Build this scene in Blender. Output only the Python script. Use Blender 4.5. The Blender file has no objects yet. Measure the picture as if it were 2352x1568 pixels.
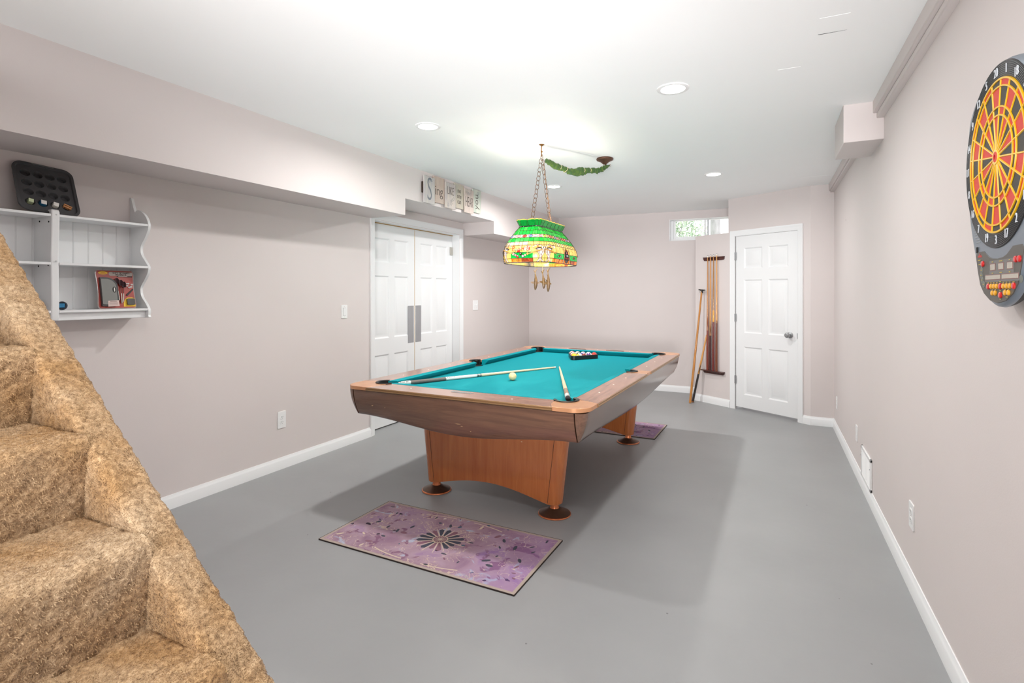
import bpy, bmesh, math, random
from math import sin, cos, pi, radians as R, hypot
from mathutils import Vector, Matrix
from mathutils.geometry import tessellate_polygon
random.seed(7)
scene = bpy.context.scene
C = scene.collection

# ------------------------------------------------------------------ camera, world, lights, exposure
FPX = 1220.0
YAW = math.atan(592.0 / FPX)
HC = 1.36
cam_d = bpy.data.cameras.new('camera'); cam = bpy.data.objects.new('camera', cam_d); C.objects.link(cam)
cam_d.sensor_width = 36.0; cam_d.lens = FPX / 2352 * 36.0
cam_d.shift_y = -(784 - 671) / 2352.0
cam_d.clip_start = 0.02; cam_d.clip_end = 200
cam.location = (0, 0, HC); cam.rotation_euler = (R(90), 0, YAW)
scene.camera = cam

def ceil_z(x): return 2.4535 + (0.5 - x) * 0.0052

world = bpy.data.worlds.new('world'); scene.world = world; world.use_nodes = True
bgn = world.node_tree.nodes['Background']
bgn.inputs[0].default_value = (0.97, 0.985, 1.0, 1); bgn.inputs[1].default_value = 2.6

EXPOSURE = -0.01
scene.view_settings.view_transform = 'Standard'; scene.view_settings.look = 'None'
scene.view_settings.gamma = 1.0; scene.view_settings.use_curve_mapping = False
scene.view_settings.exposure = EXPOSURE

DOWNLIGHT_W = [17.0, 12.5, 13.0, 36.0, 14.0, 8.0, 14.0]
DOWNLIGHTS = [(-2.05, 2.94), (-0.47, 2.955), (-0.47, 5.26), (-2.03, 5.19),       # the four in view
              (-0.47, 0.70), (-0.47, -1.55), (-2.03, -1.55)]                     # out of view, added on the same grid for fill light
def area_light(name, loc, size, watts, col, shape='DISK', rot=(0, 0, 0)):
    l = bpy.data.lights.new(name, 'AREA'); l.shape = shape; l.size = size; l.energy = watts; l.color = col
    o = bpy.data.objects.new(name, l); C.objects.link(o); o.location = loc; o.rotation_euler = rot
    return o
LAMPX, LAMPY = -1.534, 3.669
# unseen fill lights added behind the camera to brighten ceiling and room
fl = area_light('ceiling_fill', (-.9, -1.7, 1.05), .9, 29.0, (1, .99, .995), 'SQUARE')
fl.rotation_euler = Vector((-.08, .86, .46)).to_track_quat('-Z', 'Y').to_euler(); fl.data.spread = R(88)
fl = area_light('far_fill', (.25, -1.7, 1.1), .6, 25.0, (1, .99, 1), 'SQUARE')
fl.rotation_euler = Vector((-.30, 1.0, .24)).to_track_quat('-Z', 'Y').to_euler(); fl.data.spread = R(52)
# ------------------------------------------------------------------ materials
MATS = {}
def srgb(h):
    if isinstance(h, str):
        h = h.lstrip('#'); c = [int(h[i:i + 2], 16) / 255 for i in (0, 2, 4)]
    else: c = [v / 255 for v in h]
    return tuple((v / 12.92 if v <= .04045 else ((v + .055) / 1.055) ** 2.4) for v in c) + (1,)
def newmat(name):
    m = bpy.data.materials.new(name); m.use_nodes = True
    nt = m.node_tree; return m, nt, nt.nodes['Principled BSDF']
def mat(name, col, rough=.5, metal=0, var=.0, scale=8, bump=0, bscale=60, coat=0, spec=.5, stretch=None, col2=None, detail=4, sheen=0):
    """flat colour with optional noise variation towards col2 and a fine bump"""
    if name in MATS: return MATS[name]
    m, nt, b = newmat(name); MATS[name] = m
    c = srgb(col); b.inputs['Base Color'].default_value = c
    b.inputs['Roughness'].default_value = rough; b.inputs['Metallic'].default_value = metal
    b.inputs['Coat Weight'].default_value = coat; b.inputs['Specular IOR Level'].default_value = spec
    b.inputs['Sheen Weight'].default_value = sheen
    L = nt.links.new
    if var or bump:
        tc = nt.nodes.new('ShaderNodeTexCoord'); src = tc.outputs['Object']
        if stretch:
            mp = nt.nodes.new('ShaderNodeMapping'); mp.inputs['Scale'].default_value = stretch
            L(src, mp.inputs[0]); src = mp.outputs[0]
    if var:
        n = nt.nodes.new('ShaderNodeTexNoise'); n.inputs['Scale'].default_value = scale; n.inputs['Detail'].default_value = detail
        n.inputs['Roughness'].default_value = .6
        L(src, n.inputs['Vector'])
        mr = nt.nodes.new('ShaderNodeMapRange'); mr.inputs[1].default_value = .3; mr.inputs[2].default_value = .7
        L(n.outputs['Fac'], mr.inputs[0])
        mx = nt.nodes.new('ShaderNodeMix'); mx.data_type = 'RGBA'
        mx.inputs[6].default_value = c
        mx.inputs[7].default_value = srgb(col2) if col2 else tuple(v * (1 - var) for v in c[:3]) + (1,)
        L(mr.outputs[0], mx.inputs[0]); L(mx.outputs[2], b.inputs['Base Color'])
    if bump:
        n2 = nt.nodes.new('ShaderNodeTexNoise'); n2.inputs['Scale'].default_value = bscale; n2.inputs['Detail'].default_value = 3
        L(src, n2.inputs['Vector'])
        bp = nt.nodes.new('ShaderNodeBump'); bp.inputs['Strength'].default_value = bump; bp.inputs['Distance'].default_value = .004
        L(n2.outputs['Fac'], bp.inputs['Height']); L(bp.outputs[0], b.inputs['Normal'])
    return m

def glass_mat(name, col, col2=None, scale=40):
    """opalescent leaded glass: lets lamp light through and keeps a glossy skin"""
    if name in MATS: return MATS[name]
    m, nt, b = newmat(name); MATS[name] = m; L = nt.links.new
    out = nt.nodes['Material Output']; nt.nodes.remove(b)
    tc = nt.nodes.new('ShaderNodeTexCoord'); n = nt.nodes.new('ShaderNodeTexNoise'); n.inputs['Scale'].default_value = scale
    n.inputs['Detail'].default_value = 5; n.inputs['Distortion'].default_value = 1.2
    L(tc.outputs['Object'], n.inputs['Vector'])
    mr = nt.nodes.new('ShaderNodeMapRange'); mr.inputs[1].default_value = .35; mr.inputs[2].default_value = .68; L(n.outputs['Fac'], mr.inputs[0])
    mx = nt.nodes.new('ShaderNodeMix'); mx.data_type = 'RGBA'; c = srgb(col)
    mx.inputs[6].default_value = c; mx.inputs[7].default_value = srgb(col2) if col2 else tuple(min(1, v * 1.5 + .03) for v in c[:3]) + (1,)
    L(mr.outputs[0], mx.inputs[0])
    tr = nt.nodes.new('ShaderNodeBsdfTranslucent'); df = nt.nodes.new('ShaderNodeBsdfDiffuse'); gl = nt.nodes.new('ShaderNodeBsdfGlossy')
    gl.inputs['Roughness'].default_value = .18
    L(mx.outputs[2], tr.inputs[0]); L(mx.outputs[2], df.inputs[0])
    a = nt.nodes.new('ShaderNodeMixShader'); a.inputs[0].default_value = .26; L(df.outputs[0], a.inputs[1]); L(tr.outputs[0], a.inputs[2])
    fr = nt.nodes.new('ShaderNodeFresnel'); fr.inputs[0].default_value = 1.45
    f = nt.nodes.new('ShaderNodeMixShader'); L(fr.outputs[0], f.inputs[0]); L(a.outputs[0], f.inputs[1]); L(gl.outputs[0], f.inputs[2])
    L(f.outputs[0], out.inputs[0])
    return m

def emis(name, col, s):
    if name in MATS: return MATS[name]
    m, nt, b = newmat(name); MATS[name] = m
    b.inputs['Base Color'].default_value = (0.9, 0.9, 0.9, 1)
    b.inputs['Emission Color'].default_value = srgb(col); b.inputs['Emission Strength'].default_value = s
    return m

def wood(name, c1, c2, axis='x', scale=6, rough=.3, coat=.3, contrast=(.35, .65)):
    if name in MATS: return MATS[name]
    m, nt, b = newmat(name); MATS[name] = m; L = nt.links.new
    tc = nt.nodes.new('ShaderNodeTexCoord'); mp = nt.nodes.new('ShaderNodeMapping')
    mp.inputs['Scale'].default_value = {'x': (1, 14, 14), 'y': (14, 1, 14), 'z': (14, 14, 1)}[axis]
    L(tc.outputs['Object'], mp.inputs[0])
    n = nt.nodes.new('ShaderNodeTexNoise'); n.inputs['Scale'].default_value = scale; n.inputs['Detail'].default_value = 8
    n.inputs['Roughness'].default_value = .65; n.inputs['Distortion'].default_value = .6; L(mp.outputs[0], n.inputs['Vector'])
    cr = nt.nodes.new('ShaderNodeValToRGB'); e = cr.color_ramp.elements
    e[0].position, e[1].position = contrast; e[0].color = srgb(c1); e[1].color = srgb(c2)
    L(n.outputs['Fac'], cr.inputs[0]); L(cr.outputs[0], b.inputs['Base Color'])
    b.inputs['Roughness'].default_value = rough; b.inputs['Coat Weight'].default_value = coat; b.inputs['Coat Roughness'].default_value = .15
    return m

M_wall = mat('wall_paint', (221, 212, 210), .62, var=.03, scale=1.2, bump=.06, bscale=180)
M_ceil = mat('ceiling_paint', (251, 252, 252), .8, var=.02, scale=2, bump=.12, bscale=9)
M_trim = mat('white_trim_paint', (240, 241, 242), .38)
M_door = mat('white_door_paint', (236, 237, 238), .42, bump=.05, bscale=90, stretch=(1, 1, .12))
M_plate = mat('white_plastic', (240, 240, 240), .3)
M_dark = mat('black_hole', (12, 12, 12), .7)
M_steel = mat('brushed_steel', (170, 172, 174), .35, metal=.8)
M_brushed = mat('push_plate_steel', (186, 188, 192), .42, metal=.6, var=.12, scale=30, stretch=(1, 1, .05))
M_brass = mat('antique_brass', (150, 105, 55), .35, metal=.9)
M_copper = mat('copper', (214, 130, 88), .28, metal=.85, var=.25, scale=25)
M_cop_dark = mat('aged_copper', (104, 74, 58), .42, metal=.5, var=.35, scale=12)

def floor_mat():
    m, nt, b = newmat('floor_paint'); L = nt.links.new
    tc = nt.nodes.new('ShaderNodeTexCoord')
    n = nt.nodes.new('ShaderNodeTexNoise'); n.inputs['Scale'].default_value = 1.4; n.inputs['Detail'].default_value = 5
    L(tc.outputs['Object'], n.inputs['Vector'])
    cr = nt.nodes.new('ShaderNodeValToRGB'); e = cr.color_ramp.elements
    e[0].position = .3; e[0].color = srgb((149, 150, 151)); e[1].position = .7; e[1].color = srgb((157, 158, 159))
    L(n.outputs['Fac'], cr.inputs[0])
    # small dark nicks in the paint
    v = nt.nodes.new('ShaderNodeTexVoronoi'); v.inputs['Scale'].default_value = 4.0; v.inputs['Randomness'].default_value = 1
    n3 = nt.nodes.new('ShaderNodeTexNoise'); n3.inputs['Scale'].default_value = 60
    L(tc.outputs['Object'], n3.inputs['Vector'])
    ad = nt.nodes.new('ShaderNodeMath'); ad.operation = 'MULTIPLY_ADD'; ad.inputs[1].default_value = .03; L(n3.outputs['Fac'], ad.inputs[0])
    L(tc.outputs['Object'], v.inputs['Vector']); L(v.outputs['Distance'], ad.inputs[2])
    lt = nt.nodes.new('ShaderNodeMath'); lt.operation = 'LESS_THAN'; lt.inputs[1].default_value = .034; L(ad.outputs[0], lt.inputs[0])
    sc = nt.nodes.new('ShaderNodeMath'); sc.operation = 'MULTIPLY'; sc.inputs[1].default_value = .55; L(lt.outputs[0], sc.inputs[0])
    mx = nt.nodes.new('ShaderNodeMix'); mx.data_type = 'RGBA'; mx.inputs[7].default_value = srgb((70, 68, 66))
    L(sc.outputs[0], mx.inputs[0]); L(cr.outputs[0], mx.inputs[6]); L(mx.outputs[2], b.inputs['Base Color'])
    b.inputs['Roughness'].default_value = .42; b.inputs['Specular IOR Level'].default_value = .35
    n2 = nt.nodes.new('ShaderNodeTexNoise'); n2.inputs['Scale'].default_value = 22; L(tc.outputs['Object'], n2.inputs['Vector'])
    bp = nt.nodes.new('ShaderNodeBump'); bp.inputs['Strength'].default_value = .05; bp.inputs['Distance'].default_value = .01
    L(n2.outputs['Fac'], bp.inputs['Height']); L(bp.outputs[0], b.inputs['Normal'])
    return m
M_floor = floor_mat()

# ------------------------------------------------------------------ mesh helpers
class G:
    def __init__(s): s.v = []; s.f = []; s.m = []
    def add(s, vs, fs, mi=0, M=None):
        o = len(s.v)
        s.v += [tuple(M @ Vector(p)) if M is not None else tuple(p) for p in vs]
        s.f += [tuple(i + o for i in f) for f in fs]; s.m += [mi] * len(fs) if isinstance(mi, int) else mi
        return s
    def box(s, x0, x1, y0, y1, z0, z1, mi=0, M=None):
        vs = [(x, y, z) for z in (z0, z1) for y in (y0, y1) for x in (x0, x1)]
        return s.add(vs, [(0, 2, 3, 1), (4, 5, 7, 6), (0, 1, 5, 4), (2, 6, 7, 3), (0, 4, 6, 2), (1, 3, 7, 5)], mi, M)
    def prism(s, poly, h0, h1, mi=0, M=None, hole=None):
        """poly: 2-D outline in x,y, extruded from z=h0 to h1 (caps triangulated, outline may be concave)"""
        n = len(poly)
        tri = tessellate_polygon([[Vector((p[0], p[1], 0)) for p in poly]])
        vs = [(p[0], p[1], h0) for p in poly] + [(p[0], p[1], h1) for p in poly]
        area = sum(poly[i][0] * poly[(i + 1) % n][1] - poly[(i + 1) % n][0] * poly[i][1] for i in range(n))
        fs = []
        for t in tri:
            a, b, c = t
            ar = (poly[b][0] - poly[a][0]) * (poly[c][1] - poly[a][1]) - (poly[c][0] - poly[a][0]) * (poly[b][1] - poly[a][1])
            if ar < 0: a, b, c = a, c, b
            fs.append((a + n, b + n, c + n)); fs.append((c, b, a))
        for i in range(n):
            j = (i + 1) % n
            fs.append((i, j, j + n, i + n) if area > 0 else (j, i, i + n, j + n))
        return s.add(vs, fs, mi, M)
    def tube(s, pts, r, n=8, mi=0, M=None, closed=False, caps=True):
        pts = [Vector(p) for p in pts]; k = len(pts)
        rr = r if isinstance(r, (list, tuple)) else [r] * k
        vs = []; up = None
        for i, p in enumerate(pts):
            if closed: d = pts[(i + 1) % k] - pts[i - 1]
            else: d = pts[min(i + 1, k - 1)] - pts[max(i - 1, 0)]
            d = d.normalized() if d.length > 1e-9 else Vector((0, 0, 1))
            if up is None:
                up = Vector((0, 0, 1)) if abs(d.z) < .9 else Vector((1, 0, 0))
            a = d.cross(up)
            if a.length < 1e-6: a = d.cross(Vector((.3, .8, .5)))
            a.normalize(); b = a.cross(d).normalized(); up = b
            for j in range(n):
                t = 2 * pi * j / n
                vs.append(p + a * cos(t) * rr[i] + b * sin(t) * rr[i])
        fs = []
        for i in range(k if closed else k - 1):
            for j in range(n):
                a0 = i * n + j; a1 = i * n + (j + 1) % n; b0 = ((i + 1) % k) * n + j; b1 = ((i + 1) % k) * n + (j + 1) % n
                fs.append((a0, a1, b1, b0))
        if caps and not closed:
            fs.append(tuple(range(n))[::-1]); fs.append(tuple((k - 1) * n + j for j in range(n)))
        return s.add(vs, fs, mi, M)
    def lathe(s, prof, n=24, mi=0, M=None, sx=1, sy=1):
        vs = []; fs = []; k = len(prof)
        for r, z in prof:
            for j in range(n):
                t = 2 * pi * j / n; vs.append((r * cos(t) * sx, r * sin(t) * sy, z))
        for i in range(k - 1):
            for j in range(n):
                fs.append((i * n + j, i * n + (j + 1) % n, (i + 1) * n + (j + 1) % n, (i + 1) * n + j))
        if prof[0][0] > 1e-6: fs.append(tuple(range(n))[::-1])
        if prof[-1][0] > 1e-6: fs.append(tuple((k - 1) * n + j for j in range(n)))
        return s.add(vs, fs, mi, M)
    def ball(s, c, r, n=16, mi=0, M=None, sc=(1, 1, 1)):
        k = n // 2; vs = [(0, 0, -1)]; fs = []
        for i in range(1, k):
            p = -pi / 2 + pi * i / k
            for j in range(n):
                t = 2 * pi * j / n; vs.append((cos(p) * cos(t), cos(p) * sin(t), sin(p)))
        vs.append((0, 0, 1)); e = len(vs) - 1
        for j in range(n): fs.append((0, 1 + (j + 1) % n, 1 + j)); fs.append((e, e - n + j, e - n + (j + 1) % n))
        for i in range(k - 2):
            for j in range(n):
                a = 1 + i * n + j; b = 1 + i * n + (j + 1) % n; fs.append((a, b, b + n, a + n))
        vs = [(c[0] + x * r * sc[0], c[1] + y * r * sc[1], c[2] + z * r * sc[2]) for x, y, z in vs]
        return s.add(vs, fs, mi, M)
    def obj(s, name, mats, parent=None, loc=None, rot=None, bevel=0, ang=32, seg=2, weld=False):
        me = bpy.data.meshes.new(name); me.from_pydata(s.v, [], s.f)
        if not isinstance(mats, (list, tuple)): mats = [mats]
        for m in mats: me.materials.append(m)
        for p, mi in zip(me.polygons, s.m): p.material_index = mi
        if weld:
            bm = bmesh.new(); bm.from_mesh(me); bmesh.ops.remove_doubles(bm, verts=bm.verts, dist=1e-5)
            bm.to_mesh(me); bm.free()
        me.polygons.foreach_set('use_smooth', [True] * len(me.polygons))
        me.update(); me.set_sharp_from_angle(angle=R(ang))
        o = bpy.data.objects.new(name, me); C.objects.link(o)
        if parent is not None: o.parent = parent
        if loc: o.location = loc
        if rot: o.rotation_euler = rot
        if bevel:
            b = o.modifiers.new('bevel', 'BEVEL'); b.width = bevel; b.segments = seg; b.limit_method = 'ANGLE'; b.angle_limit = R(35)
        return o

def tag(o, label, cat, group=None, kind=None):
    o['label'] = label; o['category'] = cat
    if group: o['group'] = group
    if kind: o['kind'] = kind
    return o
def thing(name, label, cat, loc=(0, 0, 0), rotz=0, group=None):
    o = bpy.data.objects.new(name, None); C.objects.link(o); o.location = loc; o.rotation_euler = (0, 0, rotz)
    o.empty_display_size = .1
    return tag(o, label, cat, group)
def struct(o): o['kind'] = 'structure'; return o
def lab(o, t): o['label'] = t; return o
def dup(root, loc=None, rotz=None, label=None):
    r = root.copy(); C.objects.link(r)
    if loc is not None: r.location = loc
    if rotz is not None: r.rotation_euler[2] = rotz
    if label: r['label'] = label
    for ch in list(root.children):
        c = ch.copy(); C.objects.link(c); c.parent = r
        for g in list(ch.children):
            d = g.copy(); C.objects.link(d); d.parent = c
    return r
def Mt(x=0, y=0, z=0, rx=0, ry=0, rz=0):
    return Matrix.Translation((x, y, z)) @ Matrix.Rotation(rz, 4, 'Z') @ Matrix.Rotation(ry, 4, 'Y') @ Matrix.Rotation(rx, 4, 'X')
def frame(o, ex, ey, ez):
    m = Matrix((ex, ey, ez)).transposed().to_4x4(); return Matrix.Translation(o) @ m
def text_geo(g, s, size, M, mi=0, depth=.002, sx=1, bold=0, align='CENTER'):
    cu = bpy.data.curves.new('lettering', 'FONT'); cu.body = s; cu.size = size; cu.extrude = depth / 2; cu.align_x = align; cu.align_y = 'CENTER'
    cu.offset = bold; cu.resolution_u = 3
    o = bpy.data.objects.new('lettering', cu); C.objects.link(o); bpy.context.view_layer.update()
    me = o.to_mesh(); vs = [(v.co.x * sx, v.co.y, v.co.z) for v in me.vertices]; fs = [tuple(p.vertices) for p in me.polygons]
    g.add(vs, fs, mi, M); o.to_mesh_clear(); bpy.data.objects.remove(o); bpy.data.curves.remove(cu)
    return g
def rrect(a, b, r, n=6):
    pts = []
    for cx, cy, t0 in ((a - r, b - r, 0), (-a + r, b - r, 90), (-a + r, -b + r, 180), (a - r, -b + r, 270)):
        for i in range(n + 1):
            t = R(t0 + 90 * i / n); pts.append((cx + r * cos(t), cy + r * sin(t)))
    return pts
def ell(cx, cy, a, b, n=20, t0=0): return [(cx + a * cos(2 * pi * i / n + t0), cy + b * sin(2 * pi * i / n + t0)) for i in range(n)]

# ------------------------------------------------------------------ room shell
XR, YB, YREAR = .585, 7.50, -3.4
CP = [(-3.39, -3.4), (-3.39, 3.93), (-3.375, 5.56), (-3.345, 7.50)]      # left wall line on plan
TH = .16
def wall_seg(g, p, q, z0, z1, th=TH, side=1, mi=0):
    d = Vector((q[0] - p[0], q[1] - p[1], 0)).normalized(); n = Vector((-d.y, d.x, 0)) * side * th
    poly = [p, q, (q[0] + n.x, q[1] + n.y), (p[0] + n.x, p[1] + n.y)]
    g.prism(poly, z0, z1, mi)
g = G().prism([(-3.7, YREAR), (.8, YREAR), (.8, YB + .2), (-3.7, YB + .2)], -.1, 0)
struct(g.obj('floor', M_floor))
g = G()
x0, x1 = -3.7, .8
vs = [(x0, YREAR, ceil_z(x0)), (x1, YREAR, ceil_z(x1)), (x1, YB + .2, ceil_z(x1)), (x0, YB + .2, ceil_z(x0))]
g.add(vs + [(a, b, c + .12) for a, b, c in vs], [(0, 3, 2, 1), (4, 5, 6, 7), (0, 1, 5, 4), (2, 3, 7, 6), (0, 4, 7, 3), (1, 2, 6, 5)])
struct(g.obj('ceiling', M_ceil))
# left wall with door opening
DY0, DY1, DZ = 3.985, 5.50, 2.055
def lw(y):   # x of the left wall at y
    for (xa, ya), (xb, yb) in zip(CP, CP[1:]):
        if y <= yb: return xa + (xb - xa) * (y - ya) / (yb - ya)
    return CP[-1][0]
g = G()
wall_seg(g, CP[0], (lw(DY0), DY0), 0, 2.62)
wall_seg(g, (lw(DY0), DY0), (lw(DY1), DY1), DZ, 2.62)
wall_seg(g, (lw(DY1), DY1), CP[3], 0, 2.62)
struct(g.obj('wall_left', M_wall))
# right wall
g = G().box(XR, XR + .15, YREAR, 6.4, 0, 2.6); struct(g.obj('wall_right', M_wall))
g = G().box(-3.7, .8, YREAR - .15, YREAR, 0, 2.62); struct(g.obj('wall_rear', M_wall))
# back wall with window opening
WX0, WX1, WZ0, WZ1 = -1.237, -.445, 2.063, 2.352
g = G()
g.box(-3.6, WX0, YB, YB + .2, 0, 2.62); g.box(WX0, WX1, YB, YB + .2, 0, WZ0); g.box(WX0, WX1, YB, YB + .2, WZ1, 2.62); g.box(WX1, 1.0, YB, YB + .2, 0, 2.62)
struct(g.obj('wall_back', M_wall))
# angled closet wall
A = Vector((-.843, 7.042)); B = Vector((.3627, 6.2505)); D = (B - A).normalized(); N = Vector((D.y, -D.x))   # N points into the room
def cw(s, n=0): p = A + D * s + N * n; return (p.x, p.y)
SF, SE = .481, 1.460          # start of the full-height wall, outside corner
DS0, DS1, DTOP = .575, 1.322, 2.018
g = G()
WT = .12
def cseg(g, s0, s1, z0, z1, t=WT): g.prism([cw(s0, -t), cw(s1, -t), cw(s1), cw(s0)], z0, z1)
cseg(g, 0, DS0, 0, 2.064)            # low part beside the door, top is a ledge
cseg(g, SF, DS0, 2.064, 2.6)
cseg(g, DS0, DS1, DTOP, 2.6)
cseg(g, DS1, SE, 0, 2.6)
# ledge return and closet side running back to the outer wall
g.prism([cw(0, -WT), (cw(0)[0], cw(0)[1]), (cw(0)[0], YB), (cw(0)[0] + .1, YB), (cw(0)[0] + .1, cw(.1, -WT)[1])], 0, 2.064)
e0 = cw(SF); g.prism([e0, (e0[0] + .12, e0[1] - .02), (e0[0] + .12, YB), (e0[0], YB)], 2.064, 2.6)
g.prism([(cw(0)[0] + .02, YB), cw(.05, -WT), cw(SF + .1, -WT), (e0[0] + .12, YB)], 2.0, 2.064)   # ledge top
c0 = cw(SE); g.box(c0[0], XR + .05, c0[1], c0[1] + .12, 0, 2.6)                    # short return by the right wall
g.prism([cw(DS0 - .1, -.9), cw(DS1 + .1, -.9), cw(DS1 + .1, -.85), cw(DS0 - .1, -.85)], 0, 2.4)   # inside of the closet
struct(g.obj('wall_closet', M_wall))

# soffits on the left (trim_1) and boxed duct on the right (trim_2), small step moulding (trim_3, trim_4)
XS = -2.86
def soffit(g, ya, yb, yaw_, ybw, zf, zw):
    """front face x=XS from ya to yb; against the wall from yaw_ to ybw; underside zf at the front, zw at the wall"""
    xa, xb = lw(yaw_) - .02, lw(ybw) - .02
    b = [(XS, ya, zf), (XS, yb, zf), (xb, ybw, zw), (xa, yaw_, zw)]
    t = [(x, y, 2.56) for x, y, z in b]
    g.add(b + t, [(0, 3, 2, 1), (4, 5, 6, 7), (0, 1, 5, 4), (1, 2, 6, 5), (2, 3, 7, 6), (3, 0, 4, 7)])
g = G(); soffit(g, YREAR, 3.762, YREAR, 3.945, 2.033, 2.062)
soffit(g, 3.762, 5.417, 3.945, 5.593, 2.179, 2.204)
soffit(g, 5.417, YB + .02, 5.593, YB + .02, 2.036, 2.052)
struct(lab(g.obj('trim_1', M_wall), 'boxed-in beam below the ceiling along the left wall'))
g = G().box(.388, XR + .02, 3.645, 4.09, 2.234, 2.6)
struct(lab(g.obj('trim_2', M_wall, bevel=.004), 'painted boxed duct end on the right wall under the ceiling'))
g = G(); g.box(.532, XR + .02, YREAR, 3.66, 2.385, 2.6); g.box(.55, XR + .02, YREAR, 3.66, 2.355, 2.385)
struct(lab(g.obj('trim_3', M_wall, bevel=.005), 'painted ledge strip along the top of the right wall'))
g = G(); g.box(.538, XR + .02, 4.08, 6.27, 2.385, 2.6); g.box(.55, XR + .02, 4.08, 6.27, 2.37, 2.385)
struct(lab(g.obj('trim_4', M_wall, bevel=.004), 'painted ledge strip beyond the boxed duct'))

# baseboards
def baseboard(name, path, label=None, h=.088, t=.014):
    prof = [(0, 0), (t, 0), (t, h * .72), (t * .8, h * .8), (t * .45, h * .92), (t * .35, h), (0, h)]
    g = G(); n = len(path)
    offs = []
    for i, p in enumerate(path):
        ds = []
        if i > 0: ds.append((Vector(path[i]) - Vector(path[i - 1])).normalized())
        if i < n - 1: ds.append((Vector(path[i + 1]) - Vector(path[i])).normalized())
        ns = [Vector((-d.y, d.x)) for d in ds]
        if len(ns) == 2:
            m = (ns[0] + ns[1]).normalized(); m /= max(.3, m.dot(ns[0]))
        else: m = ns[0]
        offs.append(m)
    vs = [(path[i][0] + offs[i].x * a, path[i][1] + offs[i].y * a, z) for i in range(n) for a, z in prof]
    k = len(prof); fs = []
    for i in range(n - 1):
        for j in range(k): fs.append((i * k + j, (i + 1) * k + j, (i + 1) * k + (j + 1) % k, i * k + (j + 1) % k))
    fs.append(tuple(range(k))); fs.append(tuple((n - 1) * k + j for j in range(k))[::-1])
    g.add(vs, fs); o = struct(g.obj(name, M_trim))
    return o
# path direction keeps the room on its left side
baseboard('baseboard_left', [(lw(3.925), 3.925), (-3.39, -3.3)][::1])
baseboard('baseboard_left_far', [(-3.345, 7.5), (lw(5.56), 5.56)])
baseboard('baseboard_back', [(-.843, 7.5), (-3.345, 7.5)])
baseboard('baseboard_closet', [cw(.505), cw(0), (cw(0)[0], 7.49)])
baseboard('baseboard_right', [(XR, -3.3), (XR, c0[1]), c0, cw(1.382)])

# ------------------------------------------------------------------ doors
def panel_leaf(g, w, h, t, M, cols=((.14, .45), (.55, .86)), rows=None, mi=0):
    """six-panel door leaf: x 0..w, z 0..h, front face at y=0 looking to -y, thickness t"""
    rows = rows or ((.075, .355), (.435, .745), (.81, .93))
    xs = sorted({0, w, *[c * w for ab in cols for c in ab]}); zs = sorted({0, h, *[c * h for ab in rows for c in ab]})
    pan = {(round(a * w, 4), round(c * h, 4)) for a, b in cols for c, d in rows}
    for i in range(len(xs) - 1):
        for j in range(len(zs) - 1):
            x0, x1, z0, z1 = xs[i], xs[i + 1], zs[j], zs[j + 1]
            if (round(x0, 4), round(z0, 4)) in pan:
                loops = [(0, 0), (.004, .002), (.014, .011), (.026, .011), (.05, .003), (.054, .002)]
                vs = []
                for ins, dep in loops: vs += [(x0 + ins, dep, z0 + ins), (x1 - ins, dep, z0 + ins), (x1 - ins, dep, z1 - ins), (x0 + ins, dep, z1 - ins)]
                fs = [(k * 4 + a, k * 4 + (a + 1) % 4, (k + 1) * 4 + (a + 1) % 4, (k + 1) * 4 + a) for k in range(len(loops) - 1) for a in range(4)]
                e = (len(loops) - 1) * 4; fs.append((e, e + 1, e + 2, e + 3))
                g.add(vs, fs, mi, M)
            else: g.add([(x0, 0, z0), (x1, 0, z0), (x1, 0, z1), (x0, 0, z1)], [(0, 1, 2, 3)], mi, M)
    g.add([(0, 0, 0), (w, 0, 0), (w, 0, h), (0, 0, h), (0, t, 0), (w, t, 0), (w, t, h), (0, t, h)],
          [(0, 4, 5, 1), (1, 5, 6, 2), (2, 6, 7, 3), (3, 7, 4, 0), (4, 7, 6, 5)], mi, M)
def hinge_geo(g, M, h=.09):
    g.tube([(0, 0, 0), (0, 0, h)], .006, 10, 0, M); g.box(-.016, 0, .001, .004, 0, h, 0, M); g.box(0, .016, .001, .004, 0, h, 0, M)
    for k in (.33, .66): g.lathe([(.0064, h * k - .0015), (.0064, h * k + .0015)], 10, 0, M)

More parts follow.
